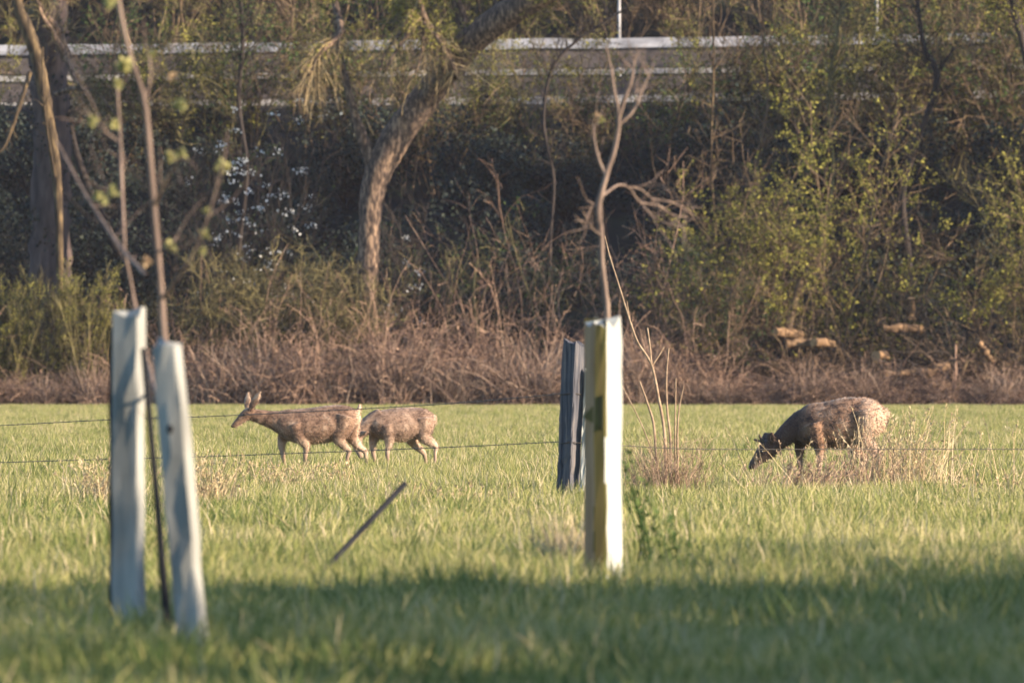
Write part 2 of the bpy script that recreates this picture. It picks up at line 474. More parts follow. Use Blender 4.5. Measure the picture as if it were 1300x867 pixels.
# wood beyond the road
lab = "olive-brown leafing shrub of the wood beyond the roadside barrier"
protos = [make_shrub("woodland_shrub", 6.5, 2.5, 60 + k, MAT["twig"], MAT["olive"], stems=9, n1=10, n2=12, leaf=.10, nleaf=4, r0=.06, l2=.16, finer=.014) for k in range(2)]
for o in protos: tag(o, lab, "shrub", "shrubs of the wood beyond the road")
k = 0
for d, n in ((446, 13), (451, 12), (457, 12)):
    for i in range(n):
        o = protos[k] if k < 2 else copy_tree(protos[k % 2])
        place(o, -80 + (i + rng.uniform(.1, .9)) * 1480 / n, d + rng.uniform(-1.5, 1.5), z=10.7 + (d - 443) * .62, s=rng.uniform(.8, 1.2), rz=rng.uniform(0, 6.28))
        k += 1

# the willow
wd = 394.0
wil = empty("willow_tree", (X(462, wd), wd, 0)); WO = np.array([X(462, wd), wd, 0.])
tag(wil, "big willow with leaning forked trunk and drooping twigs, sunlit at its foot", "tree")
def loc(part, O): return (np.asarray(part[0]) - O, part[1])
tr, tp = limb([(460, 520, 36), (459, 470, 30), (464, 400, 27), (468, 330, 27), (470, 270, 29), (478, 225, 33), (494, 190, 38), (520, 150, 38), (545, 118, 36), (572, 84, 35, -.8), (602, 50, 36, -1.6), (650, 14, 36, -2.4), (720, -26, 33, -3), (830, -90, 26, -3.4)], wd, 18, .05)
obj_np("trunk", [loc(tr, WO)], MAT["bark"], wil, True)
lb = []
lp = []
for pts in ([(478, 218, 22), (462, 180, 15), (446, 130, 11), (430, 60, 9), (424, -10, 8), (410, -80, 6)],
            [(560, 100, 24), (545, 55, 16), (520, 15, 13), (500, -30, 10)],
            [(590, 62, 22), (588, 30, 16), (575, -10, 13), (560, -60, 9)],
            [(630, 28, 22), (640, -10, 17), (655, -60, 12)],
            [(588, 66, 18, -1), (582, 100, 9, -1.5), (566, 60, 8, -2.2), (540, 25, 8, -2.6), (530, -10, 6, -3)],
            [(540, 124, 16, -.6), (562, 84, 10, -1.4), (555, 50, 8, -2), (533, 28, 7, -2.4), (505, 62, 5, -2.8), (490, 90, 3, -3)],
            [(420, -10, 10, -1), (432, 30, 9, -2), (428, 48, 8, -2.4), (405, 70, 4, -2.8), (392, 98, 2.5, -3)],
            [(505, -20, 9, -1), (522, 8, 7, -1.8), (508, 42, 5.5, -2.2), (490, 66, 4, -2.4), (482, 92, 2.5, -2.6)],
            [(530, 0, 7, -2), (537, 28, 6, -2.6), (536, 60, 4.5, -2.8), (527, 98, 3, -3)],
            [(537, 28, 6, -2.6), (557, 52, 5, -2.9), (572, 78, 4, -3), (577, 90, 2.5, -3)]):
    a, b = limb(pts, wd, 7, .06)
    lb.append(loc(a, WO)); lp.append(b)
obj_np("limbs", lb, MAT["bark"], wil, True)
g = seeded(77)
tw = []
def twigset(Pl, n, L, ang, up, t0=.2, K=6, wig=.12):
    return grow(Pl, n, L, ang, up, wig, K, t0, 1., g)
hang = [twigset(p, 24, 1.9, 60, -.16, .25, 7, .2) for p in lp] + [twigset(lp[6], 60, 2.3, 45, -.22, .4, 7, .16), twigset(tp[:, -12:], 30, 1.7, 60, -.02, .05, 7, .2)]
hang = np.concatenate(hang)
h2 = grow(hang, 7, .55, 35, -.2, .15, 4, .15, 1., g)
hr = [ribbons(hang, lin(len(hang), 7, .014, .006), g), ribbons(h2, lin(len(h2), 4, .007, .003), g)]
obj_np("hanging_twigs", [loc(a, WO) for a in hr], MAT["willowtwig"], wil)
crown = np.concatenate([twigset(p, 26, 1.3, 55, .1, .5) for p in lp[:4]] + [twigset(lp[k], 22, .9, 60, .0, .0) for k in (4, 6, 7, 8)] + [twigset(tp[:, -18:], 60, 1.6, 60, .15, .2)])
c2 = grow(crown, 12, .5, 40, .05, .2, 4, .2, 1., g)
pts, tan, _, _ = along(c2, 4, g); hi = pts[:, 2] > 1.05 + (475 - 45) / 38.
pts, tan = pts[hi], tan[hi]
obj_np("crown", [loc(ribbons(crown, lin(len(crown), 6, .018, .007), g), WO), loc(ribbons(c2, lin(len(c2), 4, .009, .004), g), WO)], MAT["twigolive"], wil)
hp, ht, _, _ = along(h2, 4, g); hi = hp[:, 2] > 1.05 + (475 - 62) / 38. + g.normal(size=len(hp)) * .45
obj_np("foliage", [loc(leaves(pts, .085, g, tan, .4), WO), loc(leaves(hp[hi], .11, g, ht[hi], .45), WO)], MAT["young"], wil)

# dark ivy-clad trunk at the left and the slim stem in front of it
dd = 399.0
O = np.array([X(64, dd), dd, 0.]); t = empty("ivy_clad_tree", O)
tag(t, "massive dark ivy-clad tree trunk behind the slim crooked stem", "tree")
tr, tp = limb([(66, 540, 78), (65, 470, 62), (64, 380, 54), (64, 280, 48), (66, 180, 46), (62, 100, 46), (60, 40, 48), (58, -30, 46), (56, -130, 40)], dd, 14, .10)
obj_np("trunk", [loc(tr, O)], MAT["barkdark"], t, True)
br = []; bp_ = []
for pts in ([(85, 75, 16, -1), (72, 40, 12, -1.6), (50, 8, 9, -2), (40, -30, 7, -2)], [(82, 70, 10, -1.5), (65, 40, 8, -2), (52, 18, 6, -2.3), (45, -8, 5, -2.5)],
            [(78, 62, 6, -1.5), (100, 108, 6, -1.8), (122, 118, 5, -2), (140, 138, 4, -2.2), (150, 146, 2, -2.4)], [(70, 120, 8, -1), (95, 112, 6, -1.6), (112, 118, 5, -2), (120, 138, 3, -2.2)],
            [(60, 20, 20), (100, -20, 14), (150, -70, 9)], [(60, 0, 18), (20, -40, 12), (-30, -80, 8)]):
    a, b = limb(pts, dd, 6, .06); br.append(loc(a, O)); bp_.append(b)
obj_np("branches", br, MAT["bark"], t, True)
g = seeded(5)
hang = np.concatenate([grow(b, 28, 1.3, 55, -.12, .18, 6, .2, 1., g) for b in bp_]); h2 = grow(hang, 7, .5, 40, -.1, .2, 4, .1, 1., g)
obj_np("twigs", [loc(ribbons(hang, lin(len(hang), 6, .015, .006), g), O), loc(ribbons(h2, lin(len(h2), 4, .009, .004), g), O)], MAT["twigolive"], t)
n = 3200; zz = g.uniform(0, 14, n); aa = g.uniform(0, 6.28, n); ce = np.array([np.interp(zz, tp[0, :, 2], tp[0, :, 0]), np.full(n, dd)]).T
rr = .66 + g.uniform(-.06, .10, n)
q = np.stack([ce[:, 0] + rr * np.cos(aa), ce[:, 1] + rr * np.sin(aa), zz], 1)
q = q[(np.sin(q[:, 2] * 2.1 + aa * 2) + g.normal(size=n) * .5) > .2]
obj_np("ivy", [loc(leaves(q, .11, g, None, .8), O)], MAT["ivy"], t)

dd = 393.0
O = np.array([X(76, dd), dd, 0.]); t = empty("crooked_tree", O)
tag(t, "slim crooked tree stem, golden where lit near the road, before the ivy-clad trunk", "tree")
tr, tp = limb([(78, 520, 12), (77, 430, 10), (76, 330, 10), (73, 240, 12), (66, 175, 14), (54, 110, 16), (46, 70, 17), (34, 36, 16), (23, 8, 13), (18, -40, 11)], dd, 9, .07)
obj_np("trunk", [loc(tr, O)], MAT["barkgold"], t, True)
br = []; bp_ = []
for pts in ([(38, 92, 7, -.2), (30, 118, 6, -.5), (16, 160, 5, -.8), (4, 188, 4, -1), (-14, 200, 3, -1)], [(24, 12, 8), (30, -20, 5), (40, -50, 3)], [(72, 235, 5), (62, 180, 4, -.5), (55, 120, 4, -.6), (54, 60, 3, -.6)]):
    a, b = limb(pts, dd, 6, .06); br.append(loc(a, O)); bp_.append(b)
hang = np.concatenate([grow(b, 18, .7, 50, -.03, .2, 5, .3, 1., g) for b in bp_])
br.append(loc(ribbons(hang, lin(len(hang), 5, .012, .005), g), O))
obj_np("branches", br, MAT["barkgold"], t)

# shrubs of the hedge, each with its own look
def shrub(px, py_top, d, w, label, seed, group=None, cat="shrub", name="shrub", **kw):
    h = (HC + (HZ - py_top) * d / F) - zg(d)
    o = make_shrub(name, h, w, seed, **kw)
    place(o, px, d)
    return tag(o, label, cat, group)
yb = dict(twigm=MAT["twig"], leafm=MAT["young"])
yg = dict(twigm=MAT["twigolive"], leafm=MAT["young"])
for px, top, sd, w in ((12, 375, 1, 1.3), (62, 342, 2, 1.4), (112, 352, 3, 1.4), (-60, 360, 4, 1.4)):
    shrub(px, top, 389 + rng.uniform(-.6, .6), w, "upright yellow-green broom-like bush at the field edge left of the pale stakes", 100 + sd, "yellow-green broom bushes", name="broom_bush",
          stems=26, n1=8, n2=8, spread=.3, ang=20, up=.16, leaf=.055, nleaf=4, l1=.25, l2=.13, bare=.1, **yg)
for px, top, sd in ((235, 330, 1), (300, 318, 2), (370, 322, 3), (420, 340, 4)):
    shrub(px, top, 392.5 + rng.uniform(-.8, .8), 1.6, "arching olive-brown bush of bare twigs beside the willow's foot", 120 + sd, "olive-brown twig bushes by the willow", name="twig_bush",
          twigm=MAT["twigolive"], leafm=MAT["olive"], stems=14, n1=14, n2=12, spread=.7, ang=48, up=-.06, leaf=.05, nleaf=1, bare=.15, finer=.011)
def blossom_shrub(px, top, d, w, label, seed, n, **kw):
    o = shrub(px, top, d, w, label, seed, name="blossoming_shrub", twigm=MAT["twigdark"], leafm=MAT["green"], nleaf=1, leaf=.05, stems=8, n1=9, n2=10, **kw)
    g = seeded(seed + 9)
    h = (HC + (HZ - top) * d / F) - zg(d)
    cl = np.stack([g.normal(size=n) * w * .55, -g.uniform(.0, 1., n) * w * .8, g.uniform(.25, 1.0, n) * h], 1)
    q = np.repeat(cl, 10, axis=0) + g.normal(size=(n * 10, 3)) * np.array([.12, .1, .07])
    obj_np("blossom", [leaves(q, .085, g, None, .85)], MAT["blossom"], o)
    return o
blossom_shrub(345, 120, 400, 2.0, "tall white-blossoming shrub with dark twigs left of the willow trunk", 140, 46)
blossom_shrub(520, 280, 396, .7, "small spray of white blossom right of the willow trunk", 150, 14)
blossom_shrub(292, 190, 401, 1.3, "white-blossoming shrub half hidden behind the taller blossoming one", 160, 26)
lab = "dark leafing bush with a few sunlit twigs below the road, right of the willow"
for px, top, d, sd in ((560, 250, 397, 1), (640, 190, 399, 2), (700, 260, 396, 3), (820, 200, 399, 4), (870, 250, 396, 5), (745, 330, 394, 6)):
    shrub(px, top, d, 1.6, lab, 170 + sd, "dark bushes between the willow and the yellow-green shrub", name="dark_bush", twigm=MAT["twigolive"] if sd % 2 else MAT["twigpink"], leafm=MAT["green"] if sd % 2 else MAT["ivy"], stems=6, n1=7, n2=7, leaf=.08, nleaf=3, ang=50, up=.0, leafy=.5)
shrub(1030, 128, 394, 2.2, "large yellow-green leafing shrub behind the grazing deer's back", 201, name="leafing_shrub", stems=12, n1=14, n2=11, leaf=.11, nleaf=8, spread=.62, ang=48, up=.03, bare=.22, r0=.045, leafy=.45, **yb)
shrub(965, 240, 393, 1.4, "lower yellow-green shrub leaning from the large leafing shrub", 202, name="leafing_shrub", stems=8, n1=11, n2=10, leaf=.105, nleaf=7, ang=48, up=.02, leafy=.4, **yb)
shrub(1118, 260, 394, 1.5, "thin-leaved yellow-green shrub beside the large leafing shrub, towards the logs", 203, name="leafing_shrub", stems=7, n1=10, n2=9, leaf=.10, nleaf=6, ang=46, up=.02, leafy=.35, **yb)
shrub(1275, 215, 393, 1.7, "bright green leafing shrub at the right end of the hedge", 204, name="leafing_shrub", stems=10, n1=12, n2=11, leaf=.11, nleaf=8, ang=50, up=.0, leafy=.45, **yb)
shrub(1365, 180, 394, 1.9, "green leafing shrub beyond the right end of the hedge", 205, name="leafing_shrub", stems=10, n1=10, n2=12, leaf=.08, nleaf=4, **yg)
shrub(905, 330, 391.5, 1.2, "low green shrub at the field edge right of the young tree", 206, name="low_shrub", twigm=MAT["twig"], leafm=MAT["green"], stems=10, n1=9, n2=10, leaf=.07, nleaf=3)
# trees that reach up in front of the barrier
def slim_tree(px, d, pts, label, seed, twigm, leafm, leaf=.08, n1=40, n2=9, nl=3, L=1.6, name="slim_tree", barkm=None, tmin=.35, group=None):
    z0 = zg(d); O = np.array([X(px, d), d, z0]); t = empty(name, O); tag(t, label, "tree", group)
    g = seeded(seed)
    a, b = limb(pts, d, 8, .06, g); obj_np("trunk", [loc(a, O)], barkm or twigm, t, True)
    B = grow(b, n1, L, 50, .06, .16, 6, tmin, 1., g); T = grow(B, n2, L * .4, 45, .02, .2, 4, .15, 1., g)
    obj_np("branches", [loc(tubes(B, lin(len(B), 6, .022, .008), 3), O), loc(ribbons(T, lin(len(T), 4, .01, .004), g), O)], twigm, t)
    if nl:
        p, tan, _, _ = along(T, nl, g); obj_np("crown", [loc(leaves(p, leaf, g, tan, .55), O)], leafm, t)
    return t
slim_tree(1335, 390, [(1340, 520, 14), (1332, 300, 12), (1318, 150, 10), (1290, 20, 9), (1262, -90, 7), (1250, -190, 5)], "green-leaved tree leaning in at the right end, crown before the barrier", 301, MAT["twigdark"], MAT["young"], n1=130, n2=12, nl=6, L=2.9, tmin=.55, leaf=.11)
slim_tree(1440, 384.5, [(1450, 520, 18), (1452, 300, 15), (1446, 100, 13), (1436, -80, 11), (1424, -330, 6)], "tall dense green tree standing in the field past the right end of the hedge", 302, MAT["twigdark"], MAT["green"], n1=130, n2=12, nl=8, L=3.2, tmin=.74, leaf=.15)  # added off to the right so its crown shades the willow's upper trunk
tallt = bpy.data.objects["slim_tree.001"]
for k, px in enumerate((1500, 1590, 1690, 1800, 1930, 2080, 2250, 2450)):
    o = copy_tree(tallt); o.location = (X(px, 391), 397 + 3.5 * (k % 2), -1.0); o.rotation_euler = (0, 0, k * 1.3); o.scale = (1.05, 1.05, .76 + .05 * (k % 3))
    o["label"] = "tall dense green tree of the hedge row running on to the right"; o["group"] = "trees of the hedge row to the right"
slim_tree(1160, 402, [(1150, 480, 11), (1154, 340, 9), (1146, 250, 8), (1165, 180, 7), (1190, 100, 8), (1172, 55, 6), (1160, -40, 5)], "dark bare tree with bent stem crossing the barrier above the logs", 303, MAT["twigdark"], MAT["olive"], n1=50, n2=9, nl=1, L=2.2)
slim_tree(905, 398, [(908, 500, 3), (909, 330, 3), (903, 200, 2.6), (906, 80, 2.6), (904, -40, 2)], "thin pale straight stem crossing the barrier left of the yellow-green shrub", 304, MAT["twig"], MAT["olive"], n1=30, n2=7, nl=1, L=1.5, barkm=MAT["barkgold"])
slim_tree(1060, 403, [(1060, 480, 5), (1045, 330, 4.5), (1058, 220, 4), (1052, 120, 3.5), (1070, 0, 3), (1075, -60, 2)], "slender twiggy tree before the barrier above the yellow-green shrub", 305, MAT["twigolive"], MAT["olive"], n1=60, n2=10, nl=2, L=2.2)
slim_tree(960, 405, [(955, 480, 5), (966, 350, 4.5), (958, 230, 4), (975, 120, 3.5), (962, 0, 3), (966, -60, 2)], "twiggy brown tree before the barrier between pale stem and yellow-green shrub", 306, MAT["twig"], MAT["olive"], n1=50, n2=10, nl=1, L=2.0)
slim_tree(690, 402, [(708, 480, 5), (698, 330, 5), (703, 230, 4.5), (690, 160, 4.5), (700, 90, 4), (735, 50, 3.5), (790, 14, 2.5)], "bare dark tree leaning right across the barrier right of the willow", 307, MAT["twigdark"], MAT["olive"], n1=40, n2=9, nl=1, L=1.6)
slim_tree(310, 402, [(315, 480, 7), (302, 340, 7), (313, 220, 6), (303, 130, 6), (308, 50, 5), (300, -60, 4)], "dark leafy tree crossing the barrier between crooked stem and willow", 308, MAT["twigdark"], MAT["green"], n1=60, n2=10, nl=3, L=2.0)
slim_tree(233, 430, [(236, 90, 6), (234, 50, 5), (229, 10, 4), (226, -60, 3)], "pale slender stem standing beyond the barrier at the wood's edge", 309, MAT["twigolive"], MAT["olive"], n1=20, n2=8, nl=2, L=1.4, barkm=MAT["barkgold"], tmin=.5)
slim_tree(598, 393, [(603, 520, 5), (606, 440, 5), (601, 370, 4), (606, 330, 3)], "short dry sapling with a pale bent top standing before the dark bushes", 310, MAT["twigolive"], MAT["olive"], n1=18, n2=5, nl=1, L=.7)
slim_tree(382, 391, [(392, 520, 6), (393, 440, 6), (389, 400, 5), (384, 365, 3)], "pair of short pale dead stems left of the willow's foot", 311, MAT["twigpink"], MAT["olive"], n1=10, n2=4, nl=0, L=.6, barkm=MAT["barkgold"])
slim_tree(150, 404, [(175, 500, 12), (190, 400, 12), (140, 300, 12), (95, 190, 10), (80, 90, 8), (60, -30, 6)], "dark bent bare tree leaning over behind the yellow-green bushes", 312, MAT["twigdark"], MAT["ivy"], n1=40, n2=8, nl=2, L=1.6)

# brambles along the field edge
protos = [make_bramble("bramble_thicket", 2.3, 1.3, 2.0, 400 + k, MAT["twigpink"], n=(330, 230, 280)[k], side=(5, 7, 5)[k]) for k in range(3)]
lab = "tangled thicket of dry brown brambles at the foot of the hedge"
for o in protos: tag(o, lab, "bramble", "dry bramble thickets along the field edge")
sp = []
for px in range(-90, 1420, 88):
    hs = 1.0 if px < 900 else (.5 if 970 < px < 1290 else .65)
    if 300 < px < 620: hs = 1.35
    if px < 140: hs = .75
    sp.append((px + rng.uniform(-15, 15), 388.4 + rng.uniform(-1.1, .8), hs * rng.uniform(.7, 1.3)))
for px in range(-60, 1400, 130):
    sp.append((px + rng.uniform(-20, 20), 391.8 + rng.uniform(-.5, .5), rng.uniform(1.0, 1.4) * (1.35 if 180 < px < 760 else (.6 if px > 930 else 1.))))
for k, (px, d, s) in enumerate(sp):
    o = protos[k] if k < 3 else copy_tree(protos[k % 3])
    place(o, px, d, 0, 1.0, rng.uniform(-.5, .5) + (math.pi if rng.uniform() < .5 else 0), sz=s)

# brush pile under the logs
for k, (px, w, h) in enumerate(((1165, 2.9, 2.5), (1040, 2.0, 2.2), (1262, 1.8, 2.2))):
    o = make_bramble("brush_pile", w, 1.0, h, 430 + k, MAT["twig" if k else "twigdark"], n=420, side=5, r=.016, grassy=60)
    tag(o, ("dark heap of cut brush carrying the pale logs", "heap of cut brush below the large leafing shrub, with orange cut log", "heap of brown brush between the logs and the right end")[k], "brush pile")
    place(o, px, 391.6, 0)
# pale dry grass hanging out of the hedge foot
protos = []
lab = "pale pinkish clump of dead grass before the brambles"
k = 0
for px in (170, 262, 318, 372, 428, 505, 560, 578, 622, 668, 700, 805, 880, 930, 985, 1240, 1275, 1020, 1090, 60, 110):
    if k < 3:
        g = seeded(450 + k); o = empty("dead_grass_clump"); tag(o, lab, "grass clump", "dead grass clumps at the hedge foot")
        S = tuft_parts(g, 260, .7, .6, 1.9, 0, .13, up=-.09, K=7)
        obj_np("stalks", [ribbons(S, lin(260, 7, .013, .005), g)], MAT["deadgrass"], o); protos.append(o)
    else: o = copy_tree(protos[k % 3])
    place(o, px + rng.uniform(-12, 12), 387.2 + rng.uniform(-.3, .3), 0, rng.uniform(.5, 1.45) * (.6 if 970 < px < 1290 else 1.), rng.uniform(0, 6.28)); k += 1

# fallen logs and cut stems at the right
def log(px, py, d, L, r, yaw, pitch, label):
    d -= .6; t = empty("log", P(px, py, d)); tag(t, label, "log", None)
    g = seeded(int(px * 7 + py))
    L = L * .75; xs = np.linspace(-L / 2, L / 2, 9)
    Pl = np.stack([xs, .04 * np.sin(xs * 3 + px), .03 * np.cos(xs * 2.3)], 1)[None]
    v, q = tubes(Pl, np.full((1, 9), r * .85) * (1 + .16 * g.normal(size=(1, 9))), 10)
    L_ = v.copy(); v = v + g.normal(size=v.shape) * np.array([.0, .02, .02])
    obj_np("bark", [(v, q)], MAT["log"], t, True)
    for e, k in ((0, 0), (8, 80)):
        bm = bmesh.new()
        ring = [bm.verts.new(v[k + i] + np.array([(.006 if e else -.006), 0, 0])) for i in range(10)]
        bm.faces.new(ring)
        obj_bm("cut_end", bm, MAT["cutwood"], t)
    t.rotation_euler = (0, pitch, yaw)
for a in ((1000, 424, 391.5, 1.6, .19, .7, .1, "cut log with bright orange end lying below the large leafing shrub"),
          (1020, 437, 391, 1.5, .17, .2, 0, "log end showing beside the bright orange cut log"),
          (1045, 436, 391, 1.3, .15, .9, .05, "short log on the brush right of the bright orange cut log"),
          (1148, 418, 392, 1.9, .17, .25, .05, "pale fallen log lying level highest on the brush pile"),
          (1118, 452, 390.5, 1.0, .16, 1.0, 0, "stubby log with lit end in the dark hollow of the brush pile"),
          (1150, 474, 390, 2.0, .14, .1, -.03, "long thin log near the field edge below the dark hollow"),
          (1190, 470, 390, 1.2, .16, .6, -.35, "tilted yellowish log in the brush pile at the field edge"),
          (1196, 492, 389.5, 1.1, .19, .5, .12, "thick golden log lowest in the brush pile"),
          (1156, 392, 393, .9, .17, 1.3, 1.35, "upright reddish stump above the brush pile"),
          (1250, 448, 391, 1.2, .13, .4, .9, "steep broken log in the brush pile towards the right end")):
    log(*a)
slim_tree(1012, 392, [(996, 440, 13), (1003, 405, 11), (1012, 370, 9), (1020, 345, 7)], "grey leaning broken stem beside the bright orange cut log", 320, MAT["twig"], MAT["olive"], n1=8, n2=3, nl=0, L=.5)
slim_tree(1214, 389, [(1212, 512, 8), (1216, 485, 7), (1226, 462, 5), (1230, 455, 3)], "short split pale stake leaning right at the brush pile's edge", 321, MAT["twigpink"], MAT["olive"], n1=6, n2=3, nl=0, L=.4, barkm=MAT["barkgold"])
slim_tree(1213, 388.5, [(1211, 515, 4), (1213, 470, 3.5), (1213, 437, 2.5)], "thin upright dead stem in front of the brush pile", 322, MAT["twigpink"], MAT["olive"], n1=6, n2=3, nl=0, L=.3)

# hedge row right of the picture whose shade falls on the foreground
def shade_bush(h, seed):
    g = seeded(seed)
    t = empty("hedge_bush")
    tag(t, "leafy bush of the hedge row right of the stakes, shading the near grass", "bush", "hedge row shading the foreground")
    S = walk(np.stack([g.normal(size=7) * .3, g.normal(size=7) * .5, np.zeros(7) - .1], 1), norm(np.stack([g.normal(size=7) * .25, g.normal(size=7) * .35, np.ones(7)], 1)), h * g.uniform(.75, 1., (7, 1)), 8, .06, .08, g)
    B = grow(S, 12, h * .34, 50, .06, .14, 5, .08, 1., g); T = grow(B, 8, h * .14, 45, .02, .2, 4, .2, 1., g)
    obj_np("stems", [tubes(S, lin(7, 8, .05, .015), 6)], MAT["bark"], t, True)
    obj_np("branches", [tubes(B, lin(len(B), 5, .02, .007), 3), ribbons(T, lin(len(T), 4, .01, .004), g)], MAT["twig"], t)
    p, tan, _, _ = along(T, 7, g); p = p + g.normal(size=p.shape) * .1
    obj_np("foliage", [leaves(p, .17, g, tan * .3, .7)], MAT["green"], t)
    return t
protos = [shade_bush(4.0, 500 + k) for k in range(3)]
SX = math.sin(R(SUN_AZ)) / math.tan(R(SUN_EL)); SY = math.cos(R(SUN_AZ)) / math.tan(R(SUN_EL))
for k, y in enumerate(np.arange(18, 54.5, 1.6)):
    o = protos[k] if k < 3 else copy_tree(protos[k % 3])
    o.location = (4.0 * SX - 2.5 + rng.uniform(-.4, .4), y, 0); o.scale = (1.1, 1.1, rng.uniform(.70, 1.14) * (1.0 if y < 48 else .86)); o.rotation_euler = (0, 0, rng.uniform(0, 6.28))

for y, sc in ((56.6, .84), (58.6, .70), (60.9, .80)):
    o = copy_tree(protos[int(y) % 3]); o.location = (4.0 * SX - 2.5, y, 0); o.scale = (.8, .8, sc); o.rotation_euler = (0, 0, y)

# ------------------------------------------------------------------ posts, saplings
def post_bm(sec, h, seed, lean=(0, 0), rough=.006, topj=.02, n=14):
    """sec: cross-section polygon; irregular tall post with a worn top"""
    g = seeded(seed); bm = bmesh.new(); rings = []
    S = []
    for i in range(len(sec)):
        a = np.array(sec[i]); b = np.array(sec[(i + 1) % len(sec)])
        for u in (.06, .5, .94): S.append(a + (b - a) * u)
    for k in range(n + 1):
        f = k / n; z = -.25 + f * (h + .25)
        w = 1 + .02 * math.sin(f * 7 + seed) + (-.06 if k == n else 0)
        ring = []
        for i, s in enumerate(S):
            j = g.normal(size=3) * rough * .5
            ring.append(bm.verts.new((s[0] * w + j[0] + lean[0] * z, s[1] * w + j[1] + lean[1] * z, z + (g.normal() * topj if k == n else 0))))
        rings.append(ring)
    m = len(S)
    for k in range(n):
        for i in range(m):
            bm.faces.new((rings[k][i], rings[k][(i + 1) % m], rings[k + 1][(i + 1) % m], rings[k + 1][i]))
    c = bm.verts.new((lean[0] * h, lean[1] * h, h + topj * .6))
    for i in range(m):
        bm.faces.new((rings[-1][i], rings[-1][(i + 1) % m], c))
    bm.normal_update()
    return bm
def sq(w, dp): return [(-w / 2, -dp / 2), (w / 2, -dp / 2), (w / 2, dp / 2), (-w / 2, dp / 2)]

dA = 48.0; sA = F / dA
t = empty("wooden_stake", (X(163, dA), dA, 0), R(-16)); tag(t, "upright pale grey wooden tree stake, the taller one beside the leaning stake", "stake", "pale tree stakes")
obj_bm("timber", post_bm(sq(.112, .105), 1.05 + (475 - 399) / sA, 1), MAT["post"], t)
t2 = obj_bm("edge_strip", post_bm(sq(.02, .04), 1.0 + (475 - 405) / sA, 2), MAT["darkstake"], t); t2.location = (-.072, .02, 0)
dB = 43.0; sB = F / dB
t = empty("wooden_stake", (X(247, dB), dB, 0), R(-17)); tag(t, "pale grey wooden tree stake leaning left, the shorter of the pair", "stake", "pale tree stakes")
obj_bm("timber", post_bm(sq(.094, .10), 1.05 + (475 - 438) / sB, 3, lean=(-.092, 0)), MAT["post"], t)
bm = bmesh.new(); bmesh.ops.create_uvsphere(bm, u_segments=10, v_segments=6, radius=.014)
o = obj_bm("knot", bm, MAT["darkstake"], t, True); o.location = (-.075, -.058, 1.0 - (527 - 475) / sB); o.scale = (.9, .35, 1.2)
# slim dark rod between the two stakes
Pl = np.array([list(P(a, b, 45.5)) for a, b in ((219, 860), (208, 740), (200, 640), (190, 530), (182, 442))])[None]
o = obj_np("thin_rod", [tubes(Pl, np.array([[.019, .016, .013, .012, .011]]), 8)], MAT["darkstake"], smooth=True)
tag(o, "thin dark rod standing between the two pale tree stakes", "rod")

# young tree held by the pair of stakes
def sapling(label, d, trunk, branches, buds, barkm, seed, name="young_tree", twn=5, bsize=.03):
    g = seeded(seed); O = np.array([X(trunk[0][0], d), d, 0.]); t = empty(name, O); tag(t, label, "tree", "staked young trees")
    a, b = limb(trunk, d, 10, .07, g); obj_np("trunk", [loc(a, O)], barkm, t, True)
    parts = []; pls = []
    for br in branches:
        a, b = limb(br, d, 7, .03, g); parts.append(loc(a, O)); pls.append(b)
    if pls:
        for p in pls:
            T = grow(p, twn, .20, 38, .03, .22, 5, .15, 1., g, Lvar=.7); parts.append(loc(tubes(T, lin(len(T), 5, .0032, .0012), 3), O))
        obj_np("branches", parts, barkm, t, True)
    for px, py, r, m, dd in buds:
        c = np.array(P(px, py, d + dd)) - O
        n = 22
        dirs = norm(g.normal(size=(n, 3)) + np.array([0, 0, .5]))
        q = c + dirs * r * .25
        obj_np("leaf_bud", [leaves(q, r * 1.3, g, dirs * 1.2, .7, .3)], MAT[m], t)
    return t
bA = [(118, 155, 7), (145, 160, 6), (128, 252, 8), (144, 243, 6), (231, 197, 7), (217, 200, 7), (219, 98, 5), (282, 212, 8), (264, 270, 6), (260, 298, 6), (217, 312, 7), (186, 333, 6), (190, 71, 7), (150, 107, 6), (230, 135, 7), (142, 1, 8), (160, 83, 9), (258, 320, 5)]
sapling("young tree with yellow-green buds rising behind the pair of pale stakes", 45.8,
        [(240, 860, 11), (232, 760, 11), (221, 600, 11), (209, 440, 10), (201, 330, 9), (191, 210, 8.5), (183, 130, 7.5), (165, 70, 6.5), (152, 10, 5.5), (145, -60, 4.5)],
        [[(158, 320, 5.5, 3), (155, 250, 5.5, 3.1), (152, 170, 5, 3.2), (148, 105, 4, 3.2)], [(185, 350, 5, .4), (150, 310, 5, 1.2), (110, 250, 4, 1.8), (72, 180, 3, 2.2)], [(221, 600, 5), (190, 470, 5.5, 2.7), (172, 390, 5.5, 3), (158, 320, 5.5, 3)],
         [(196, 260, 5), (212, 225, 4, -.3), (231, 197, 2, -.5)], [(205, 380, 5), (240, 330, 4, -.3), (262, 280, 3, -.5), (282, 212, 2, -.6)], [(183, 130, 5), (190, 100, 3), (190, 71, 2)], [(200, 320, 4), (215, 312, 2.5, -.2), (225, 300, 2, -.2)], [(152, 250, 4, .9), (140, 245, 3, .9), (128, 252, 2, .9)], [(150, 180, 4, 1.1), (130, 165, 3, 1.1), (118, 155, 2, 1.1)]],
        [(a, b, c / 330., "bud" if i != 11 and i != 6 else "budred", random.uniform(-.6, .8)) for i, (a, b, c) in enumerate(bA)], MAT["sapbark"], 21)

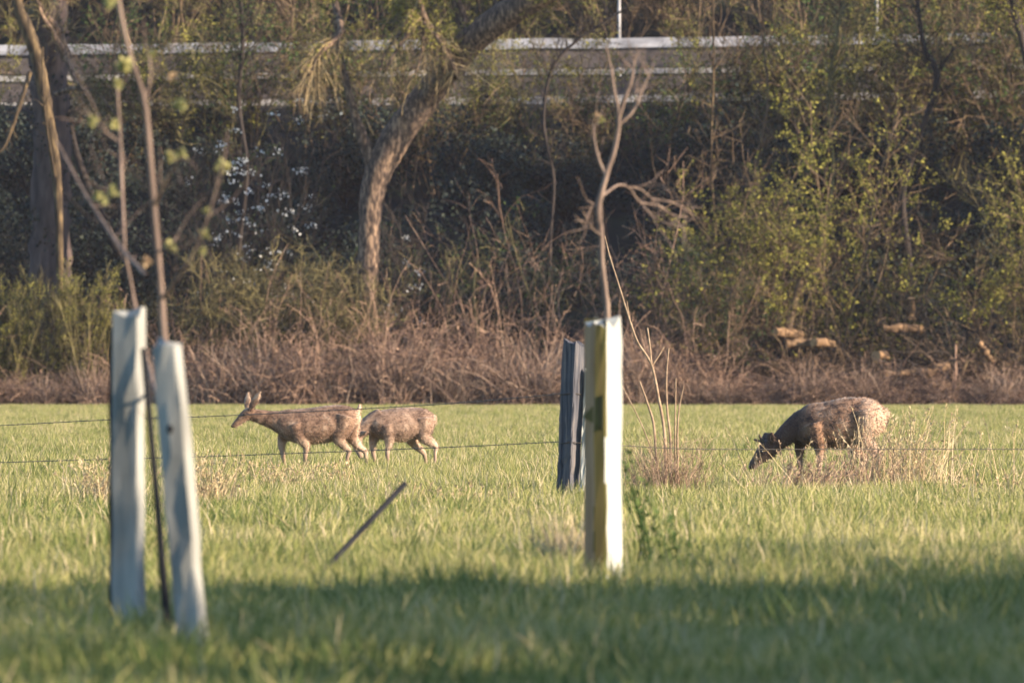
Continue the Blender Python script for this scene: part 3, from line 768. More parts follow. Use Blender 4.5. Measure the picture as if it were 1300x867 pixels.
dM = 57.0; sM = F / dM
t = empty("wooden_stake", (X(766, dM), dM, 0)); tag(t, "mossy green and sunlit-pale wooden stake in front of the dark fence post", "stake")
w = 1 / sM
sec = [(-25 * w, 8 * w), (-12 * w, -17 * w), (3 * w, -20 * w), (24 * w, 0 * w), (20 * w, 22 * w), (-14 * w, 26 * w)]
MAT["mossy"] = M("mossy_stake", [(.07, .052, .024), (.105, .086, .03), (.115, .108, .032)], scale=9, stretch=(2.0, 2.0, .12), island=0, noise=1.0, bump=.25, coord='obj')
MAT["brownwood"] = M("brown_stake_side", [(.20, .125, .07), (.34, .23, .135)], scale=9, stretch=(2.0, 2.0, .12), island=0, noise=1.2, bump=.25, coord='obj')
MAT["sunlit_pale"] = M("sunlit_pale_wood", [(.27, .27, .25), (.44, .435, .40)], scale=9, stretch=(2, 2, .1), island=0, noise=.9, coord='obj')  # paler wood tone that paints in the sunlight
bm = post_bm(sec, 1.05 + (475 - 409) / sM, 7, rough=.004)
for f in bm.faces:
    f.material_index = 1 if (f.normal.x > .45 or f.normal.z > .5) else (2 if f.normal.x < -.6 else 0)  # right face and top get the pale tone, as if sunlit
o = obj_bm("timber", bm, [MAT["mossy"], MAT["sunlit_pale"], MAT["brownwood"]], t)
bm = bmesh.new()
v = [bm.verts.new(a) for a in ((-27 * w, -.02, -8 * w), (0, -.095, -24 * w), (0, -.095, 20 * w), (-27 * w, .02, -8 * w), (2 * w, .0, -24 * w), (2 * w, 0, 20 * w))]
for f in ((0, 1, 2), (3, 5, 4), (0, 3, 4, 1), (1, 4, 5, 2), (2, 5, 3, 0)): bm.faces.new([v[i] for i in f])
bmesh.ops.recalc_face_normals(bm, faces=bm.faces[:])
o = obj_bm("wedge", bm, MAT["mossy"], t); o.location = (0, 0, 1.05 - (521 - 475) / sM)
sapling("bare forked young tree rising behind the mossy green and sunlit-pale stake", 58.3,
        [(773, 760, 10), (772, 600, 10), (771, 410, 8), (768, 370, 7.5), (764, 330, 7), (763, 295, 7.5), (760, 262, 8), (770, 222, 6.5), (779, 195, 6), (785, 165, 6), (785, 140, 5.5), (780, 118, 4.2), (776, 90, 4), (769, 60, 2.5)],
        [[(785, 152, 6), (793, 126, 5), (802, 100, 4), (806, 70, 2.5)], [(786, 158, 5), (803, 142, 4), (814, 118, 3), (824, 95, 2)], [(770, 225, 5), (761, 205, 4), (755, 182, 3.5), (753, 158, 2.5)],
         [(766, 248, 3.6), (785, 235, 3, .2), (800, 240, 2.8, .3), (812, 256, 2.6, .4), (838, 262, 2.2, .5), (852, 272, 1.8, .55), (874, 276, 1.4, .6)], [(785, 235, 2.6, .3), (812, 240, 2.2, .4), (828, 252, 2, .45), (856, 258, 1.8, .5), (882, 274, 1.3, .6)], [(764, 256, 3.2), (751, 264, 2.6), (747, 276, 2), (743, 290, 1.4)], [(812, 256, 2.2, .4), (826, 272, 2, .4), (846, 284, 1.7, .4), (868, 289, 1.2, .4)], [(765, 300, 2.5), (752, 290, 2, -.2), (740, 268, 1.3, -.3)]],
        [(756, 148, 5 / 260., "budred", 0), (763, 153, 4 / 260., "bud", 0)], MAT["sapbark"], 22, twn=7)

# wire fence with its old split post
dF = 98.0; sF = F / dF
fx = X(728, dF)
t = empty("wire_fence", (fx, dF, 0)); tag(t, "old wire fence with a dark cracked oak post and two thin strands", "fence")
o = obj_bm("fence_post", post_bm([(-.085, -.05), (.06, -.075), (.075, .07), (-.07, .08)], 1.05 + (475 - 438) / sF, 9, lean=(.05, 0), rough=.006, topj=.03, n=20), MAT["postdark"], t); o.location.x = -.05; o.rotation_euler = (0, 0, R(-30))
o2 = obj_bm("split_sliver", post_bm([(-.012, -.02), (.022, -.03), (.03, .03), (-.01, .03)], 1.05 + (475 - 470) / sF, 10, lean=(.04, 0), rough=.008, topj=.02, n=16), MAT["sunlit_pale"], t); o2.location = (.062, -.05, 0)  # sliver coloured pale to paint the post's sunlit right edge
def wire(pts, name="wire"):
    q = spline(pts, 10)
    Pl = np.array([list(P(a, b, d)) for a, b, d in q])
    Pl = Pl - np.array([fx, dF, 0])
    parts = [tubes(Pl[None], np.full((1, len(Pl)), .0032), 4)]
    g = seeded(len(pts) + int(pts[0][1]))
    seg = np.linalg.norm(np.diff(Pl, axis=0), axis=1); L = seg.sum(); cs = np.concatenate([[0], np.cumsum(seg)])
    for s in np.arange(.1, L, .16):
        c = np.array([np.interp(s, cs, Pl[:, i]) for i in range(3)])
        for k in range(2):
            v = norm(g.normal(size=3)) * .016
            parts.append(tubes(np.array([[c - v, c + v]]), np.array([[.0025, .0012]]), 3))
    return obj_np(name, parts, MAT["wire"], t)
wire([(-260, 552, 118), (0, 540, 112), (135, 533, 109), (300, 527, 106), (560, 513, 101), (722, 499, 97.92)])
wire([(-260, 596, 118), (0, 587, 112), (130, 583, 109), (300, 578, 106), (560, 568, 101), (722, 560, 97.9)])
wire([(734, 562, 97.9), (800, 566, 98.3), (890, 570, 99), (1100, 570, 101), (1300, 570, 103), (1560, 568, 105)])
for z in (562, 500):
    a = np.linspace(0, 2 * np.pi, 15); zc = 1.05 + (475 - z) / sF
    Pl = np.stack([-.015 + .098 * np.cos(a), .1 * np.sin(a), zc + .004 * np.sin(3 * a)], 1)[None]
    obj_np("wire_loop", [tubes(Pl, np.full((1, 15), .004), 4)], MAT["wire"], t)

# leaning iron rod
dR = 60.0
Pl = np.array([list(P(404, 732, 59.6)), list(P(430, 704, 59.8)), list(P(470, 661, 60.1)), list(P(514, 614, 60.4))])[None]
o = obj_np("leaning_rod", [tubes(Pl, np.array([[.014, .0145, .0145, .015]]), 8)], MAT["darkstake"], smooth=True)
tag(o, "dark iron rod leaning right out of the grass between the stakes", "rod")

# ------------------------------------------------------------------ wild shrub stems and dry tufts in the meadow
dS = 100.0
O = np.array([X(845, dS), dS, 0.]); t = empty("bare_shoots", O); tag(t, "bare forked shoots with a reddish dry tuft beside the old fence post", "shrub")
parts = []
for pts in ([(848, 640, 5), (846, 600, 5), (843, 545, 4.5), (836, 505, 4), (827, 463, 3.6), (810, 435, 3), (800, 408, 2.6), (785, 360, 2.2), (774, 325, 1.8), (768, 300, 1.3)],
            [(827, 463, 3), (825, 440, 2.6), (822, 416, 2)], [(827, 465, 2.5), (836, 452, 2.2), (843, 440, 1.6)], [(800, 408, 1.8), (797, 390, 1.5), (796, 382, 1)],
            [(842, 640, 4), (834, 590, 4), (830, 540, 3.5), (822, 512, 3), (812, 484, 2.2)], [(852, 640, 4), (851, 560, 3.5), (847, 520, 3), (846, 480, 2.5), (849, 442, 2)],
            [(862, 640, 3), (860, 560, 3), (862, 520, 2), (868, 490, 1.4)], [(838, 600, 2), (815, 540, 1.6), (795, 500, 1.2), (783, 478, 1)], [(858, 640, 3), (857, 560, 2.5), (858, 480, 1.6)]):
    a, b = limb(pts, dS, 6, .03); parts.append(loc(a, O))
obj_np("shoots", parts, MAT["shoot"], t, True)
g = seeded(8)
S = tuft_parts(g, 300, .30, .3, .62, 0, .14, up=-.03); T = grow(S, 4, .12, 40, 0, .2, 4, .2, 1., g)
obj_np("dry_tuft", [ribbons(S, lin(len(S), 6, .003, .001), g), ribbons(T, lin(len(T), 4, .002, .001), g)], MAT["strawpink"], t)
def tuft(px, d, n, w, h, label, seed, mat="straw", lean=0., group=None, heads=True, dep=.3, side=0):
    g = seeded(seed); o_ = empty("dry_grass_tuft", (X(px, d), d, 0)); tag(o_, label, "grass tuft", group)
    S = tuft_parts(g, n, w, dep, h, lean)
    ps = [ribbons(S, lin(n, 6, .0044, .0015), g)]
    if side:
        T = grow(S, side, h * .25, 35, .0, .15, 4, .2, 1., g); ps.append(ribbons(T, lin(len(T), 4, .002, .001), g))
    obj_np("stalks", ps, MAT[mat], o_)
    if heads:
        p, tan, _, _ = along(S, 6, g, .82, 1.); obj_np("seed_heads", [leaves(p, .03, g, tan * 2.5, .3)], MAT[mat], o_)["kind"] = "stuff"
    return o_
tuft(1085, 103, 170, .75, .50, "wide pale tuft of dry stalks in front of the lone grazing deer", 1, "strawpink", .05, side=2)
tuft(1140, 104, 230, .45, .78, "tall pale dry stalks at the lone grazing deer's rump", 2, "straw", .12)
tuft(1010, 102, 170, .42, .36, "brownish flattened tuft under the lone grazing deer's chest", 3, "strawpink", .5, side=2)
tuft(1215, 103, 70, 1.0, .80, "few tall single dry stems right of the lone grazing deer", 4, "straw", -.05)
tuft(265, 92, 150, .22, .5, "tan dry tuft right of the pale stakes", 5, "straw", .02)
tuft(350, 104, 90, .28, .33, "small dry tuft below the walking deer's forelegs", 6, "straw")
tuft(432, 108, 70, .5, .28, "thin dry tuft below the walking deer's hind legs", 7, "straw")
tuft(728, 62, 260, .17, .38, "tan dry grass at the foot of the mossy stake", 8, "straw", .0, heads=False)
tuft(125, 92, 120, .22, .46, "tan dry tuft left of the upright pale stake", 9, "straw", .05)
tuft(1000, 100, 16, .5, .75, "few long bent straws before the lone grazing deer's neck", 10, "straw", -.25)
tuft(555, 90, 60, .9, .25, "scattered short straws on the open meadow between the stakes", 11, "straw")
tuft(1240, 96, 60, .9, .3, "scattered short straws on the open meadow at the right", 12, "straw")
def weed(px, d, h, label, seed):
    g = seeded(seed); t = empty("dark_weed", (X(px, d), d, 0)); tag(t, label, "weed")
    p = np.stack([g.normal(size=6) * .04, g.normal(size=6) * .04, np.zeros(6) - .02], 1)
    S = walk(p, norm(np.stack([g.normal(size=6) * .18 - .08, g.normal(size=6) * .15, np.ones(6)], 1)), h * g.uniform(.6, 1.05, (6, 1)), 7, 0, .06, g)
    obj_np("stalks", [tubes(S, lin(6, 7, .006, .002), 5)], MAT["green"], t)
    q, tan, _, _ = along(S, 12, g, .45, 1.); obj_np("leaves", [leaves(q, .04, g, tan, .4)], MAT["green"], t)
weed(822, 60, .74, "dark leafy weed stalks right of the mossy stake", 1)
weed(855, 58, .55, "smaller dark leafy weed further right of the mossy stake", 2)

# ------------------------------------------------------------------ deer
def fur_mat(name, base, pale, dark, rumpx, belly, patch=1.0, ear=0, neck=0):
    m = bpy.data.materials.new(name); m.use_nodes = True
    nt = m.node_tree; N = nt.nodes; Lk = nt.links; pb = N["Principled BSDF"]
    pb.inputs["Roughness"].default_value = .95; pb.inputs["Specular IOR Level"].default_value = .1
    pb.inputs["Sheen Weight"].default_value = .15
    tc = N.new("ShaderNodeTexCoord"); sx = N.new("ShaderNodeSeparateXYZ"); Lk.new(tc.outputs["Object"], sx.inputs[0])
    def nz(scale, det=4, stretch=(1, 1, 1)):
        mp = N.new("ShaderNodeMapping"); mp.inputs["Scale"].default_value = stretch; Lk.new(tc.outputs["Object"], mp.inputs[0])
        n = N.new("ShaderNodeTexNoise"); n.inputs["Scale"].default_value = scale; n.inputs["Detail"].default_value = det; Lk.new(mp.outputs[0], n.inputs["Vector"]); return n.outputs[0]
    def mr(v, a, b, c=0., d=1.):
        x = N.new("ShaderNodeMapRange"); x.inputs[1].default_value = a; x.inputs[2].default_value = b; x.inputs[3].default_value = c; x.inputs[4].default_value = d; x.interpolation_type = 'SMOOTHSTEP'; Lk.new(v, x.inputs[0]); return x.outputs[0]
    def mix(f, a, b):
        x = N.new("ShaderNodeMix"); x.data_type = 'RGBA'; Lk.new(f, x.inputs[0])
        for i, q in ((6, a), (7, b)):
            if isinstance(q, tuple): x.inputs[i].default_value = (*q, 1)
            else: Lk.new(q, x.inputs[i])
        return x.outputs[2]
    def add(a, b, k=1.):
        x = N.new("ShaderNodeMath"); x.operation = 'MULTIPLY_ADD'; Lk.new(b, x.inputs[0]); x.inputs[1].default_value = k; Lk.new(a, x.inputs[2]); return x.outputs[0]
    big = nz(7, 3); fine = nz(60, 3, (.6, 1, .8)); mid = nz(18, 4, (.9, 1, .8))
    gi = N.new("ShaderNodeNewGeometry")
    v = add(add(big, mid, .55), fine, .35)
    c = mix(mr(v, .74, 1.0), dark, base)
    c = mix(mr(v, .95, 1.3, 0, .8), c, pale)
    zb = add(sx.outputs[2], big, .16)
    c = mix(mr(zb, belly + .06, belly - .02, 0, .75), c, pale)
    xr = add(sx.outputs[0], mid, .12)
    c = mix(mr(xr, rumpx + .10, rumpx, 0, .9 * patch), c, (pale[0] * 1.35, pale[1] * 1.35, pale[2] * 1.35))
    c = mix(mr(sx.outputs[2], .26, .12, 0, .6), c, dark)
    if ear: c = mix(mr(sx.outputs[2], ear, ear + .05, 0, .85), c, pale)
    if neck: c = mix(mr(add(sx.outputs[0], big, .25), neck, neck + .2, 0, .85), c, dark)  # shade on neck and shoulder painted in as darker fur
    Lk.new(c, pb.inputs["Base Color"])
    bp = N.new("ShaderNodeBump"); bp.inputs["Strength"].default_value = .7; bp.inputs["Distance"].default_value = .012
    Lk.new(mid, bp.inputs["Height"]); Lk.new(bp.outputs[0], pb.inputs["Normal"])
    return m
def loft(bm, secs, n=14):
    """secs: list of (center xyz, axis_u, axis_v) ellipses -> closed tube"""
    rings = []
    for c, u, v in secs:
        c = Vector(c); u = Vector(u); v = Vector(v)
        rings.append([bm.verts.new(c + u * math.cos(a) + v * math.sin(a)) for a in [i / n * 2 * math.pi for i in range(n)]])
    for k in range(len(rings) - 1):
        for i in range(n):
            bm.faces.new((rings[k][i], rings[k][(i + 1) % n], rings[k + 1][(i + 1) % n], rings[k + 1][i]))
    bm.faces.new(rings[0][::-1]); bm.faces.new(rings[-1])
def chain(bm, pts, n=12, wide=1.0, k=4):
    """pts: (x,y,z,r) smoothed tapered limb"""
    q = spline(pts, k)
    secs = []
    for i, p in enumerate(q):
        a = q[max(0, i - 1)][:3]; b = q[min(len(q) - 1, i + 1)][:3]
        T = Vector(b - a).normalized()
        U = T.cross(Vector((0, 1, 0)))
        U = Vector((1, 0, 0)) if U.length < .05 else U.normalized()
        V = T.cross(U)
        secs.append((p[:3], U * max(p[3], .004), V * max(p[3], .004) * wide))
    loft(bm, secs, n)
def deer(label, origin, rz, trunk, neck, legs, ears, tail, mat, antlers=(), head=None, seed=1, voxel=.009, eye=None, shag=1.0):
    t = empty("deer", origin, rz); tag(t, label, "deer", "deer grazing in the meadow")
    bm = bmesh.new()
    q = spline([(a[0], (a[1] + a[2]) / 2, (a[1] - a[2]) / 2, a[3]) for a in trunk], 4)
    # egg-shaped trunk: each ring widest a little below the middle
    rings = []
    n = 20
    for x, zc, hh, w in q:
        ring = []
        for i in range(n):
            a = i / n * 2 * math.pi
            yy = math.cos(a) * w * (1 - .12 * math.sin(a)); zz = math.sin(a) * hh
            ring.append(bm.verts.new((x, yy, zc + zz)))
        rings.append(ring)
    for k in range(len(rings) - 1):
        for i in range(n): bm.faces.new((rings[k][i], rings[k][(i + 1) % n], rings[k + 1][(i + 1) % n], rings[k + 1][i]))
    bm.faces.new(rings[0][::-1]); bm.faces.new(rings[-1])
    chain(bm, neck, 14, .72)
    if head: chain(bm, head, 14, .85)
    for L in legs: chain(bm, L, 12, .85)
    for base, tip, w in ears:
        b = Vector(base); e = Vector(tip); ax = (e - b)
        side = ax.cross(Vector((.3, 1, 0))).normalized(); th = ax.cross(side).normalized()
        loft(bm, [(b + ax * f, side * (w * s), th * max(.009, w * s * .32)) for f, s in ((0, .45), (.2, .85), (.45, 1.), (.7, .8), (.9, .4), (1, .15))], 10)
    if tail: chain(bm, tail, 8)
    bmesh.ops.recalc_face_normals(bm, faces=bm.faces[:])
    me = bpy.data.meshes.new("body"); bm.to_mesh(me); bm.free()
    o = link(bpy.data.objects.new("body", me))
    md = o.modifiers.new("r", 'REMESH'); md.mode = 'VOXEL'; md.voxel_size = voxel
    sm = o.modifiers.new("s", 'SMOOTH'); sm.iterations = 5; sm.factor = .5
    dg = bpy.context.evaluated_depsgraph_get()
    me2 = bpy.data.meshes.new_from_object(o.evaluated_get(dg))
    o.modifiers.clear(); o.data = me2; me2.name = "body"
    for p in me2.polygons: p.use_smooth = True
    me2.materials.clear(); me2.materials.append(mat); o.parent = t
    # fur
    g = seeded(seed)
    nv = len(me2.vertices); co = np.empty(nv * 3, np.float32); no = np.empty(nv * 3, np.float32)
    me2.vertices.foreach_get("co", co); me2.vertices.foreach_get("normal", no)
    co = co.reshape(-1, 3); no = no.reshape(-1, 3)
    sel = g.choice(nv, min(9000, nv), replace=False); sel = sel[co[sel, 2] > .22]
    c = co[sel] + g.normal(size=(len(sel), 3)) * .002; d = norm(no[sel] * .55 + np.array([-.8, 0, -.35]) + g.normal(size=c.shape) * .25)
    ln = g.uniform(.012, .026, (len(sel), 1)) * shag
    Pl = np.stack([c - no[sel] * .003, c + d * ln * .5, c + d * ln - np.array([0, 0, .003])], 1)
    obj_np("fur", [ribbons(Pl, lin(len(sel), 3, .0022 * shag, .0005), g)], mat, t)
    if eye:
        for s in (1, -1):
            bm = bmesh.new(); bmesh.ops.create_uvsphere(bm, u_segments=10, v_segments=8, radius=.013)
            e = obj_bm("eye", bm, MAT["eye"], t, True); e.location = (eye[0], eye[1] * s, eye[2])
    tip = (head or neck)[-1]
    bm = bmesh.new(); bmesh.ops.create_uvsphere(bm, u_segments=12, v_segments=8, radius=1)
    e = obj_bm("nose", bm, MAT["nose"], t, True); e.location = tip[:3]; e.scale = (tip[3] * .8, tip[3] * .75, tip[3] * .7)
    for L in legs:
        f = L[-1]
        bm = bmesh.new(); bmesh.ops.create_cone(bm, segments=10, radius1=.026, radius2=.018, depth=.05, cap_ends=True)
        h = obj_bm("hoof", bm, MAT["hoof"], t); h.location = (f[0] + .008, f[1], .025); h.scale = (1.3, .8, 1)
    for A in antlers:
        v = tubes(np.array([[a[:3] for a in spline(A, 4)]]), np.array([[a[3] for a in spline(A, 4)]]), 7)
        obj_np("antler", [v], MAT["antler"], t, True)
    return t

furA = fur_mat("fur_walking", (.21, .125, .085), (.38, .265, .19), (.105, .062, .045), -.40, .40, ear=.755)
furB = fur_mat("fur_grazing_pair", (.25, .16, .115), (.41, .295, .22), (.14, .086, .064), -.40, .40)
furC = fur_mat("fur_lone", (.25, .14, .088), (.40, .28, .205), (.055, .037, .034), -.26, .36, .6, neck=.32)  # neck darkened for shade; pale rump patch widened for the sunlit hindquarters

# the walking deer, head up, facing left
dA = 126.0
deer("walking deer with raised head and pricked ears", (X(405, dA), dA, 0), math.pi + R(4),
     [(.47, .60, .47, .055), (.42, .645, .40, .10), (.30, .672, .335, .135), (.10, .692, .305, .158), (-.10, .718, .325, .165), (-.25, .722, .375, .155), (-.35, .695, .44, .125), (-.42, .645, .52, .075), (-.445, .61, .55, .04)],
     [(.30, 0, .54, .14), (.40, 0, .54, .128), (.50, 0, .565, .098), (.60, 0, .59, .079), (.69, 0, .612, .067), (.74, 0, .625, .06)],
     [[(.26, .085, .52, .09), (.22, .09, .40, .072), (.15, .085, .30, .048), (.145, .08, .235, .030), (.15, .08, .19, .027), (.155, .08, .10, .018), (.15, .08, .05, .021), (.165, .08, .01, .021)],
      [(.34, -.085, .50, .085), (.37, -.085, .40, .065), (.395, -.08, .31, .046), (.39, -.08, .23, .030), (.38, -.08, .18, .027), (.365, -.08, .09, .018), (.36, -.08, .05, .021), (.375, -.08, .01, .021)],
      [(-.28, .075, .60, .13), (-.25, .085, .48, .115), (-.20, .09, .38, .078), (-.26, .085, .29, .045), (-.315, .08, .235, .030), (-.30, .08, .17, .023), (-.285, .08, .08, .018), (-.27, .08, .01, .021)],
      [(-.32, -.075, .58, .12), (-.34, -.085, .46, .10), (-.36, -.09, .37, .068), (-.43, -.085, .28, .042), (-.50, -.08, .22, .029), (-.505, -.08, .16, .022), (-.52, -.08, .07, .018), (-.51, -.08, .01, .021)]],
     [((.745, .045, .67), (.625, .085, .868), .044), ((.765, -.04, .67), (.755, -.10, .862), .044)],
     [(-.41, 0, .65, .03), (-.43, 0, .69, .022), (-.435, 0, .735, .012)], furA,
     head=[(.70, 0, .625, .055), (.75, 0, .632, .064), (.80, 0, .60, .056), (.85, 0, .555, .043), (.895, 0, .515, .032), (.92, 0, .497, .024)], seed=4, eye=(.805, .045, .615))

# its neighbour, grazing behind it
dB = 128.5
deer("pale deer grazing close behind the walking deer, head hidden", (X(505, dB), dB, 0), math.pi + R(14),
     [(.32, .58, .44, .06), (.26, .635, .385, .11), (.16, .665, .34, .14), (0, .685, .315, .162), (-.14, .69, .33, .165), (-.26, .685, .37, .155), (-.34, .655, .42, .13), (-.39, .61, .48, .09), (-.415, .575, .52, .05)],
     [(.18, 0, .55, .135), (.27, 0, .52, .12), (.36, 0, .475, .092), (.43, 0, .41, .07), (.47, 0, .34, .058)],
     [[(.14, .085, .50, .09), (.12, .09, .39, .072), (.12, .085, .30, .046), (.13, .08, .235, .030), (.135, .08, .19, .027), (.13, .08, .10, .018), (.13, .08, .05, .021), (.145, .08, .01, .021)],
      [(.20, -.085, .50, .08), (.24, -.085, .38, .062), (.26, -.08, .30, .044), (.26, -.08, .22, .029), (.25, -.08, .17, .026), (.24, -.08, .09, .018), (.24, -.08, .04, .021), (.255, -.08, .01, .021)],
      [(-.26, .075, .57, .125), (-.27, .085, .46, .11), (-.27, .09, .38, .08), (-.35, .085, .31, .05), (-.405, .08, .27, .030), (-.40, .08, .20, .022), (-.395, .08, .09, .018), (-.38, .08, .01, .021)],
      [(-.22, -.075, .55, .12), (-.18, -.085, .44, .10), (-.17, -.09, .35, .07), (-.24, -.085, .26, .044), (-.31, -.08, .19, .029), (-.325, -.08, .14, .022), (-.34, -.08, .06, .018), (-.33, -.08, .01, .021)]],
     [((.46, .05, .39), (.37, .13, .43), .034), ((.46, -.05, .39), (.38, -.14, .43), .034)],
     [(-.385, 0, .60, .03), (-.41, 0, .57, .024), (-.42, 0, .53, .012)], furB,
     head=[(.45, 0, .385, .055), (.465, 0, .34, .062), (.455, 0, .28, .055), (.435, 0, .22, .042), (.415, 0, .165, .031), (.405, 0, .14, .025)], seed=5, eye=(.495, .045, .30))

# the lone deer at the right
dC = 112.0
deer("lone deer, neck coloured dark for shade, grazing with its head in the grass behind dry stalks", (X(1062, dC), dC, 0), math.pi - R(7),
     [(.41, .62, .47, .05), (.36, .69, .42, .095), (.28, .765, .375, .13), (.12, .79, .36, .165), (-.06, .83, .35, .185), (-.20, .835, .40, .175), (-.32, .82, .45, .165), (-.41, .77, .50, .135), (-.46, .70, .55, .08), (-.475, .66, .58, .04)],
     [(.24, 0, .60, .15), (.33, 0, .575, .135), (.44, 0, .505, .108), (.545, 0, .415, .085), (.615, 0, .355, .074)],
     [[(.20, .10, .58, .11), (.17, .11, .46, .088), (.155, .10, .36, .056), (.15, .095, .27, .034), (.155, .095, .21, .030), (.155, .095, .10, .020), (.15, .095, .05, .023), (.165, .095, .01, .023)],
      [(.30, -.10, .56, .10), (.34, -.10, .44, .075), (.36, -.095, .34, .05), (.36, -.09, .26, .032), (.355, -.09, .20, .028), (.34, -.09, .10, .019), (.34, -.09, .05, .023), (.355, -.09, .01, .023)],
      [(-.29, .085, .70, .14), (-.30, .10, .58, .14), (-.27, .11, .46, .105), (-.34, .10, .36, .060), (-.42, .095, .29, .036), (-.41, .095, .21, .026), (-.40, .095, .09, .02), (-.385, .095, .01, .023)],
      [(-.26, -.085, .68, .135), (-.20, -.10, .53, .12), (-.14, -.105, .42, .085), (-.19, -.10, .32, .05), (-.25, -.095, .25, .034), (-.24, -.095, .18, .025), (-.23, -.095, .08, .02), (-.215, -.095, .01, .023)]],
     [((.63, .06, .40), (.60, .14, .50), .056), ((.67, -.055, .405), (.70, -.15, .495), .056)],
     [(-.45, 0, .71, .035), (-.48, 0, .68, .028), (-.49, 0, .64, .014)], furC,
     head=[(.59, 0, .37, .08), (.65, 0, .345, .09), (.705, 0, .29, .075), (.755, 0, .235, .056), (.80, 0, .185, .042), (.815, 0, .17, .032)], seed=6, eye=(.705, .066, .315), shag=1.3,
     antlers=[[(.68, .03, .385, .016), (.705, .04, .425, .016), (.725, .05, .46, .012), (.73, .055, .48, .006)], [(.68, -.03, .385, .016), (.73, -.04, .41, .016), (.77, -.05, .425, .012), (.795, -.055, .43, .006)]])

# ------------------------------------------------------------------ meadow grass
tuftcol = bpy.data.collections.new("grass_tufts")
def grass_tuft(name, seed, n, h, w, r, spread, mat):
    g = seeded(seed)
    a = g.uniform(0, 6.28, n); rr = np.sqrt(g.uniform(0, 1, n)) * w
    p = np.stack([rr * np.cos(a), rr * np.sin(a), np.full(n, -.01)], 1)
    d = norm(np.stack([np.cos(a) * spread * g.uniform(0, 1.2, n) + g.normal(size=n) * .12, np.sin(a) * spread * g.uniform(0, 1.2, n) + g.normal(size=n) * .12, np.ones(n)], 1))
    S = walk(p, d, h * g.uniform(.45, 1.1, (n, 1)), 4, -.12, .14, g)
    v, q = ribbons(S, np.broadcast_to(np.array([r, r * .95, r * .65, r * .1]), (n, 4)), g)
    me = mesh_np(name, v, q); me.materials.append(mat)
    o = bpy.data.objects.new(name, me); tuftcol.objects.link(o)
grass_tuft("blades_a", 1, 44, .135, .13, .0032, .8, MAT["grass"])
grass_tuft("blades_b", 2, 38, .11, .16, .0036, 1.2, MAT["grass"])
grass_tuft("blades_c", 3, 30, .18, .10, .0030, .5, MAT["grass"])
grass_tuft("blades_d", 4, 8, .19, .12, .0028, .9, MAT["straw"])
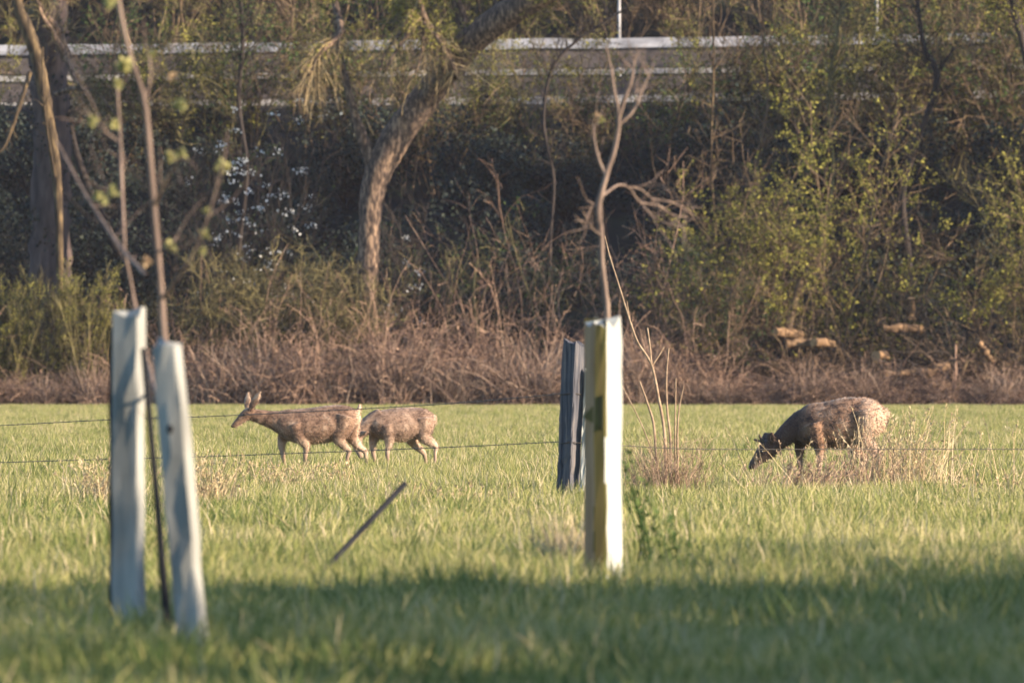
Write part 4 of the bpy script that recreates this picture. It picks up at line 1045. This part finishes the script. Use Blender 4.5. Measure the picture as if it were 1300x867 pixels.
def scatter(name, label, n_by_band, seed):
    g = seeded(seed); xs, ys, sc = [], [], []
    for y0, y1, rho, s in n_by_band:
        w0 = .0433 * 1.22 * y1 + 1.5
        n = int(rho * (y1 - y0) * 2 * w0)
        y = g.uniform(y0, y1, n); x = g.uniform(-1, 1, n) * w0
        k = np.abs(x) < (.0433 * 1.22 * y + 1.5)
        xs.append(x[k]); ys.append(y[k]); sc.append(s * g.uniform(.7, 1.3, k.sum()))
    x = np.concatenate(xs); y = np.concatenate(ys); s = np.concatenate(sc); n = len(x)
    patch = np.sin(x * 1.3 + y * .21) * np.sin(y * .33 - x * .6) + .5 * np.sin(x * 3.1 + y * .9)
    s = s * (.86 + .2 * patch + .35 * (g.uniform(0, 1, n) ** 6))
    me = bpy.data.meshes.new(name); me.vertices.add(n)
    me.vertices.foreach_set("co", np.stack([x, y, np.zeros(n)], 1).astype(np.float32).ravel())
    def attr(nm, typ, key, arr):
        a = me.attributes.new(nm, typ, 'POINT'); a.data.foreach_set(key, arr.ravel())
    rot = np.stack([g.normal(size=n) * .08, g.normal(size=n) * .08, g.uniform(0, 6.28, n)], 1).astype(np.float32)
    attr("rot", 'FLOAT_VECTOR', "vector", rot)
    attr("scl", 'FLOAT', "value", s.astype(np.float32))
    u = g.uniform(0, 1, n)
    st = np.where(y < 66, .04, .15)
    idx = np.where(u < .40, 0, np.where(u < .72, 1, np.where(u < 1 - st, 2, 3))).astype(np.int32)
    attr("idx", 'INT', "value", idx)
    o = link(bpy.data.objects.new(name, me)); tag(o, label, "grass", None, "stuff")
    ng = bpy.data.node_groups.new(name, 'GeometryNodeTree')
    ng.interface.new_socket("Geometry", in_out='INPUT', socket_type='NodeSocketGeometry')
    ng.interface.new_socket("Geometry", in_out='OUTPUT', socket_type='NodeSocketGeometry')
    N = ng.nodes; gi = N.new("NodeGroupInput"); go = N.new("NodeGroupOutput")
    ip = N.new("GeometryNodeInstanceOnPoints"); ci = N.new("GeometryNodeCollectionInfo")
    ci.inputs["Collection"].default_value = tuftcol
    ci.inputs["Separate Children"].default_value = True; ci.inputs["Reset Children"].default_value = True
    ip.inputs["Pick Instance"].default_value = True
    def na(nm, t):
        x = N.new("GeometryNodeInputNamedAttribute"); x.data_type = t; x.inputs[0].default_value = nm
        return x.outputs[0]
    ng.links.new(gi.outputs[0], ip.inputs["Points"]); ng.links.new(ci.outputs[0], ip.inputs["Instance"])
    ng.links.new(na("idx", 'INT'), ip.inputs["Instance Index"])
    ng.links.new(na("rot", 'FLOAT_VECTOR'), ip.inputs["Rotation"])
    ng.links.new(na("scl", 'FLOAT'), ip.inputs["Scale"])
    ng.links.new(ip.outputs[0], go.inputs[0])
    md = o.modifiers.new("grass", 'NODES'); md.node_group = ng
    return o
scatter("meadow_grass", "green meadow grass with pale straws", [(30, 66, 44, 1.1), (66, 135, 30, 1.05), (135, 250, 14, .95), (250, 340, 8, .95), (340, 391, 12, .7)], 9)

# ------------------------------------------------------------------ evening air
bm = bmesh.new(); box_bm(bm, (0, 235, 21.5), (300, 570, 45))
hz = bpy.data.materials.new("haze"); hz.use_nodes = True
hn = hz.node_tree; hn.nodes.clear()
ho = hn.nodes.new("ShaderNodeOutputMaterial"); hv = hn.nodes.new("ShaderNodeVolumePrincipled")
hv.inputs["Color"].default_value = (.92, .87, 1.0, 1); hv.inputs["Density"].default_value = .000038; hv.inputs["Anisotropy"].default_value = 0.0
hn.links.new(hv.outputs[0], ho.inputs["Volume"])
tag(obj_bm("haze", bm, hz), "thin pale evening haze over the meadow", "haze", None, "stuff")
